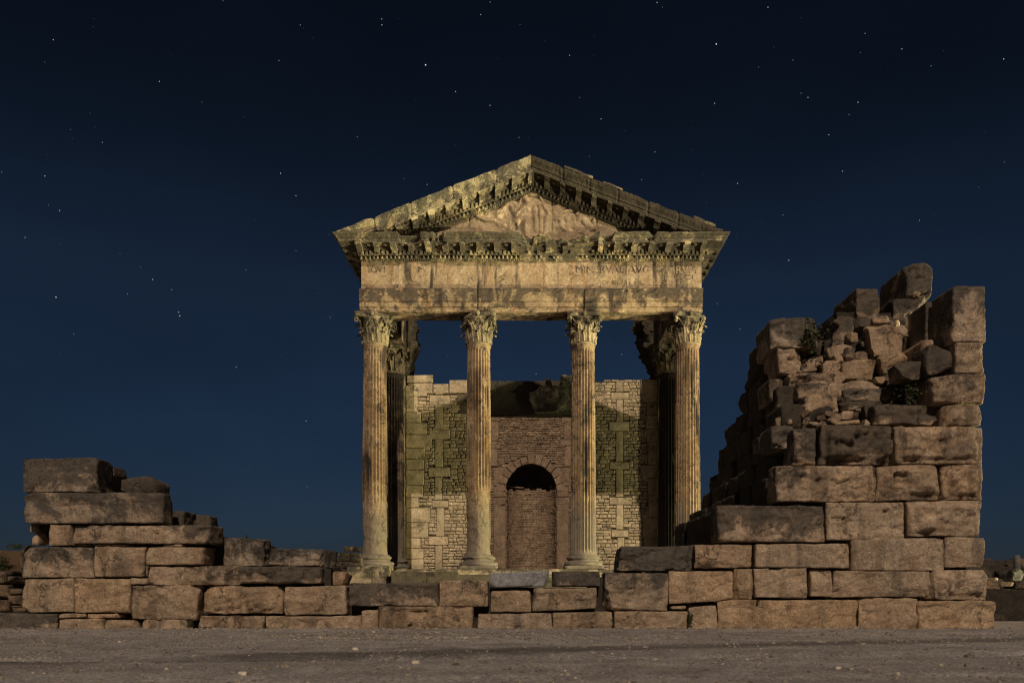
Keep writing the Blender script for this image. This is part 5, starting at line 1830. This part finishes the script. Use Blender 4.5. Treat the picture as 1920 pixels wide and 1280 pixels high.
fl = thing('rubble_wall', 'half hidden wall of mixed stones beyond the left end of the stepped wall', 'wall', P(0, 1110, 14.2))
for (a, b, c, d, Y, l, br) in ((-40, 1069, 6, 1094, 14.2, .3, .5), (7, 1069, 21, 1078, 14.2, .6, .35), (-30, 1095, 14, 1122, 14.2, .2, .5), (8, 1079, 24, 1093, 14.2, .2, .45), (24, 1072, 40, 1092, 14.6, .8, .2),
                              (10, 1103, 37, 1114, 14.2, .2, .5), (15, 1115, 38, 1136, 14.2, .2, .5), (-40, 1124, 14, 1146, 14.1, .2, .48), (16, 1137, 38, 1147, 14.1, .15, .5), (30, 1093, 42, 1104, 14.5, .5, .3), (36, 1020, 42, 1070, 15.5, .4, .35)):
    block(fl, a, b, c, d, Y, 0.4, (l, br, .6), r=0.02, chips=2, mat=M_FAR, step=.04)
slab('wall_core', P(-60, 0, 14.7)[0], P(46, 0, 14.7)[0], 14.62, 15.0, 0, zz(1078, 14.6), M_MORTAR, (0.4, 0.4, 0.5), 545, 0.03, 0.12, parent=fl)

# right: dark retaining wall with pale capstones, and distant ruins above it
rw = thing('retaining_wall', 'dark shaded wall beyond the foot of the tower at the right edge', 'wall', P(1900, 1110, 16))
slab('wall_face', P(1850, 0, 16)[0], P(3000, 0, 16)[0], 16.0, 16.6, -0.05, zz(1106, 16), M_MORTAR, (0.75, 0.12, 0.5), 551, 0.05, 0.1, parent=rw)  # lengthened out of view to block floodlight from the ground
block(rw, 1850, 1082, 1879, 1105, 16.0, 0.5, (0.05, 0.55, 0.3), r=0.05, chips=3, name='coping_stone', mat=M_FAR)
block(rw, 1879, 1090, 1908, 1100, 16.0, 0.5, (0.05, 0.55, 0.3), r=0.05, chips=3, name='coping_stone', mat=M_FAR, jc={(1, 0): (-8, 0)})
block(rw, 1906, 1088, 1960, 1104, 16.1, 0.5, (0.3, 0.3, 0.4), r=0.05, chips=3, name='coping_stone', mat=M_FAR)
fr_ = thing('terrace_ruins', 'rows of tumbled ruined masonry on the slope at the far right edge', 'ruins', P(1885, 1110, 34))
rnd = random.Random(12)
for (Y, t, n) in ((24, 1082, 14), (28, 1070, 16), (34, 1058, 18), (42, 1048, 22)):
    xa, xb = P(1800, 0, Y)[0], P(2060, 0, Y)[0]
    slab('terrace_wall', xa, xb, Y + .1, Y + .8, 0, ZC + (VY - t - 3) * Y / F, M_FAR, (0.75, 0.2, 0.5), 560 + Y, 0.10, 0.2, parent=fr_)
    for k in range(n):
        w = rnd.uniform(.25, .9)
        h = rnd.uniform(.1, .26)
        q, f = rubble_mesh(w / 2, .25, h, 900 + k + Y * 50, 3)
        link('tumbled_stone', mesh_np('tumbled_stone', q, f), M_FAR, fr_, loc=np.array([rnd.uniform(xa, xb), Y + rnd.uniform(-.2, .3), ZC + (VY - t) * Y / F - rnd.uniform(0, .5)]) - offs(fr_), col=(rnd.uniform(.2, .7), rnd.uniform(.25, .55), rnd.uniform(.2, .6)))
cs = thing('column_stump', 'short grey column stump standing among the distant ruins at right', 'column', P(1907, 1068, 30))
mb = MB()
r_ = 5.5 * 30 / F
zb, zt = ZC + (VY - 1068) * 30 / F, ZC + (VY - 1040) * 30 / F
c_ = P(1907, 1068, 30)
lathe(mb, [(r_, -0.7), (r_ * .98, 0), (r_, (zt - zb) * .5), (r_ * .95, zt - zb)], 24, cx=0, cy=0)
V = mb.arr()
mb.v = [V + vfbm(V, 4, 3, 5) * .03 + np.array(c_)]
mb.build('drum', M_GREY, cs, smooth_=True, col=(0.2, -0.05, 0.4))  # drum colour darkened in place of shade, as floodlight spills here
cp = thing('carved_fragment', 'pale carved capital fragment lying below the distant column stump', 'stone fragment', P(1908, 1088, 22))
rubble(cp, 1898, 1066, 1920, 1088, 22, 0.3, (0.9, -0.42, 0.4), name='stone', mat=M_GREY)  # shade put into its colour against the floodlight's spill

# ------------------------------------------------------------------ plants
def leaf_cluster(parent, name, c, rx, rz, n, size, seed, mat=None, ry=None):
    rnd = random.Random(seed)
    mb = MB()
    for k in range(n):
        p = np.array([rnd.gauss(0, rx * .5), rnd.gauss(0, (ry or rx) * .5), rnd.gauss(0, rz * .5)]) + np.array(c)
        a, b = rnd.uniform(0, 6.28), rnd.uniform(-.9, .9)
        d = np.array([math.cos(a) * math.cos(b), math.sin(a) * math.cos(b), math.sin(b)])
        s = np.cross(d, [rnd.gauss(0, 1), rnd.gauss(0, 1), rnd.gauss(0, 1)])
        s /= np.linalg.norm(s) + 1e-6
        L_ = size * rnd.uniform(.6, 1.3)
        w = L_ * .28
        up = np.cross(d, s) * L_ * .12
        mb.add([p, p + d * L_ * .4 + s * w, p + d * L_ * .45 + up, p + d * L_ * .4 - s * w, p + d * L_], [(0, 2, 1), (0, 3, 2), (2, 4, 1), (3, 4, 2)])
    return mb.build(name, mat or M_LEAF, parent)
def plant(name, label, cat, px, py, Y, rx, rz, n, size, seed, stems=5, group=None, ry=None):
    c = P(px, py, Y)
    base = (c[0], c[1] + .05, c[2] - rz)
    t = thing(name, label, cat, base, group)
    leaf_cluster(t, 'foliage', c, rx, rz, n, size, seed, ry=ry)
    mb = MB()
    rnd = random.Random(seed)
    for k in range(stems):
        e = np.array(c) + np.array([rnd.uniform(-rx, rx) * .7, rnd.uniform(-rx, rx) * .2, rnd.uniform(-.2, .9) * rz])
        b = np.array(base) + np.array([rnd.uniform(-.02, .02), 0, 0])
        tube(mb, [b, (b + e) / 2 + np.array([rnd.uniform(-.02, .02), 0, .01]), e], [0.005, 0.004, 0.002], 5)
    mb.build('stem', M_TWIG, t)
    return t
plant('shrub', 'leafy bush rooted beside the square corner block high on the tower', 'bush', 1521, 633, 13.78, 0.17, 0.24, 130, 0.085, 3)
plant('shrub', 'dark trailing bush in the rubble below the tall upright corner block', 'bush', 1706, 738, 13.0, 0.17, 0.20, 130, 0.06, 4)
plant('weed', 'small green weed in the joint at the foot of the stepped wall', 'weed', 356, 1167, 12.5, 0.05, 0.08, 60, 0.03, 5)
plant('weed', 'thin weed in the upright joint between the two bottom blocks of the low wall', 'weed', 1149, 1167, 12.52, 0.02, 0.10, 60, 0.025, 6)
plant('weed', 'tall ragged weed in the wide joint beside the tower foot', 'weed', 1294, 1160, 12.5, 0.045, 0.17, 150, 0.03, 7)
plant('weed', 'sparse weed hanging under the second course of the tower', 'weed', 1421, 1130, 12.48, 0.03, 0.06, 30, 0.03, 8)
plant('weed', 'flat tuft of green at the foot of the low wall', 'weed', 526, 1179, 12.46, 0.09, 0.015, 40, 0.03, 9)
plant('weed', 'dry twig standing up on the rough block of the low wall', 'weed', 461, 1004, 12.95, 0.02, 0.05, 5, 0.02, 10)
plant('shrub', 'dark round bush on the earth slope at the far left edge', 'bush', 3, 1058, 30, 0.24, 0.40, 400, 0.09, 12)
plant('shrub', 'low scrub on the skyline just left of the stepped wall', 'bush', 30, 1024, 60, 0.6, 0.2, 240, 0.14, 13)

# earth bank behind the left end
slab_o = None
def bank(name, x0, x1, y0, y1, zf, mat, seed):
    nx, ny = 60, 24
    X, Yy = np.meshgrid(np.linspace(x0, x1, nx), np.linspace(y0, y1, ny))
    p = np.stack([X.ravel(), Yy.ravel(), np.zeros(X.size)], 1)
    t = (p[:, 1] - y0) / (y1 - y0)
    e = smooth(0, .25, (p[:, 0] - x0) / (x1 - x0)) * smooth(1, .75, (p[:, 0] - x0) / (x1 - x0))
    p[:, 2] = zf * smooth(0, .45, t) * smooth(1, .6, t) * e + 0.10 * fbm(p, 1.1, 4, seed) - 0.12
    i = np.arange(ny * nx).reshape(ny, nx)
    f = np.stack([i[:-1, :-1].ravel(), i[:-1, 1:].ravel(), i[1:, 1:].ravel(), i[1:, :-1].ravel()], 1)
    o = link(name, mesh_np(name, p, f), mat)
    o['kind'] = 'structure'
bank('earth_bank', -38, -15.2, 24, 44, 2.35, M_HILL, 61)
bank('earth_bank', 15.5, 46, 44, 70, 2.9, M_HILL, 62)

# a few larger pale stones on the ground
for i, (px, py, s, lab) in enumerate(((456, 1262, 7, 'bright white pebble nearest the camera at lower left'), (667, 1215, 5, 'whitish stone left of the pale gravel patch'), (780, 1240, 6, 'small stone with a dark shadow below the pale gravel patch'),
                                      (1570, 1250, 5, 'dull stone in the foreground below the tower'), (700, 1183, 3, 'white pebble against the foot of the low wall'))):
    Y = ZC * F / (py + 2 - VY)
    q, f = rubble_mesh(s * Y / F * 1.2, s * Y / F, s * Y / F * .6, 700 + i, 3)
    o = link('pebble', mesh_np('pebble', q, f), M_PALE, loc=((px - VX) * Y / F, Y, s * Y / F * .35 + groundz((px - VX) * Y / F, Y)))
    tag(o, lab, 'stone')
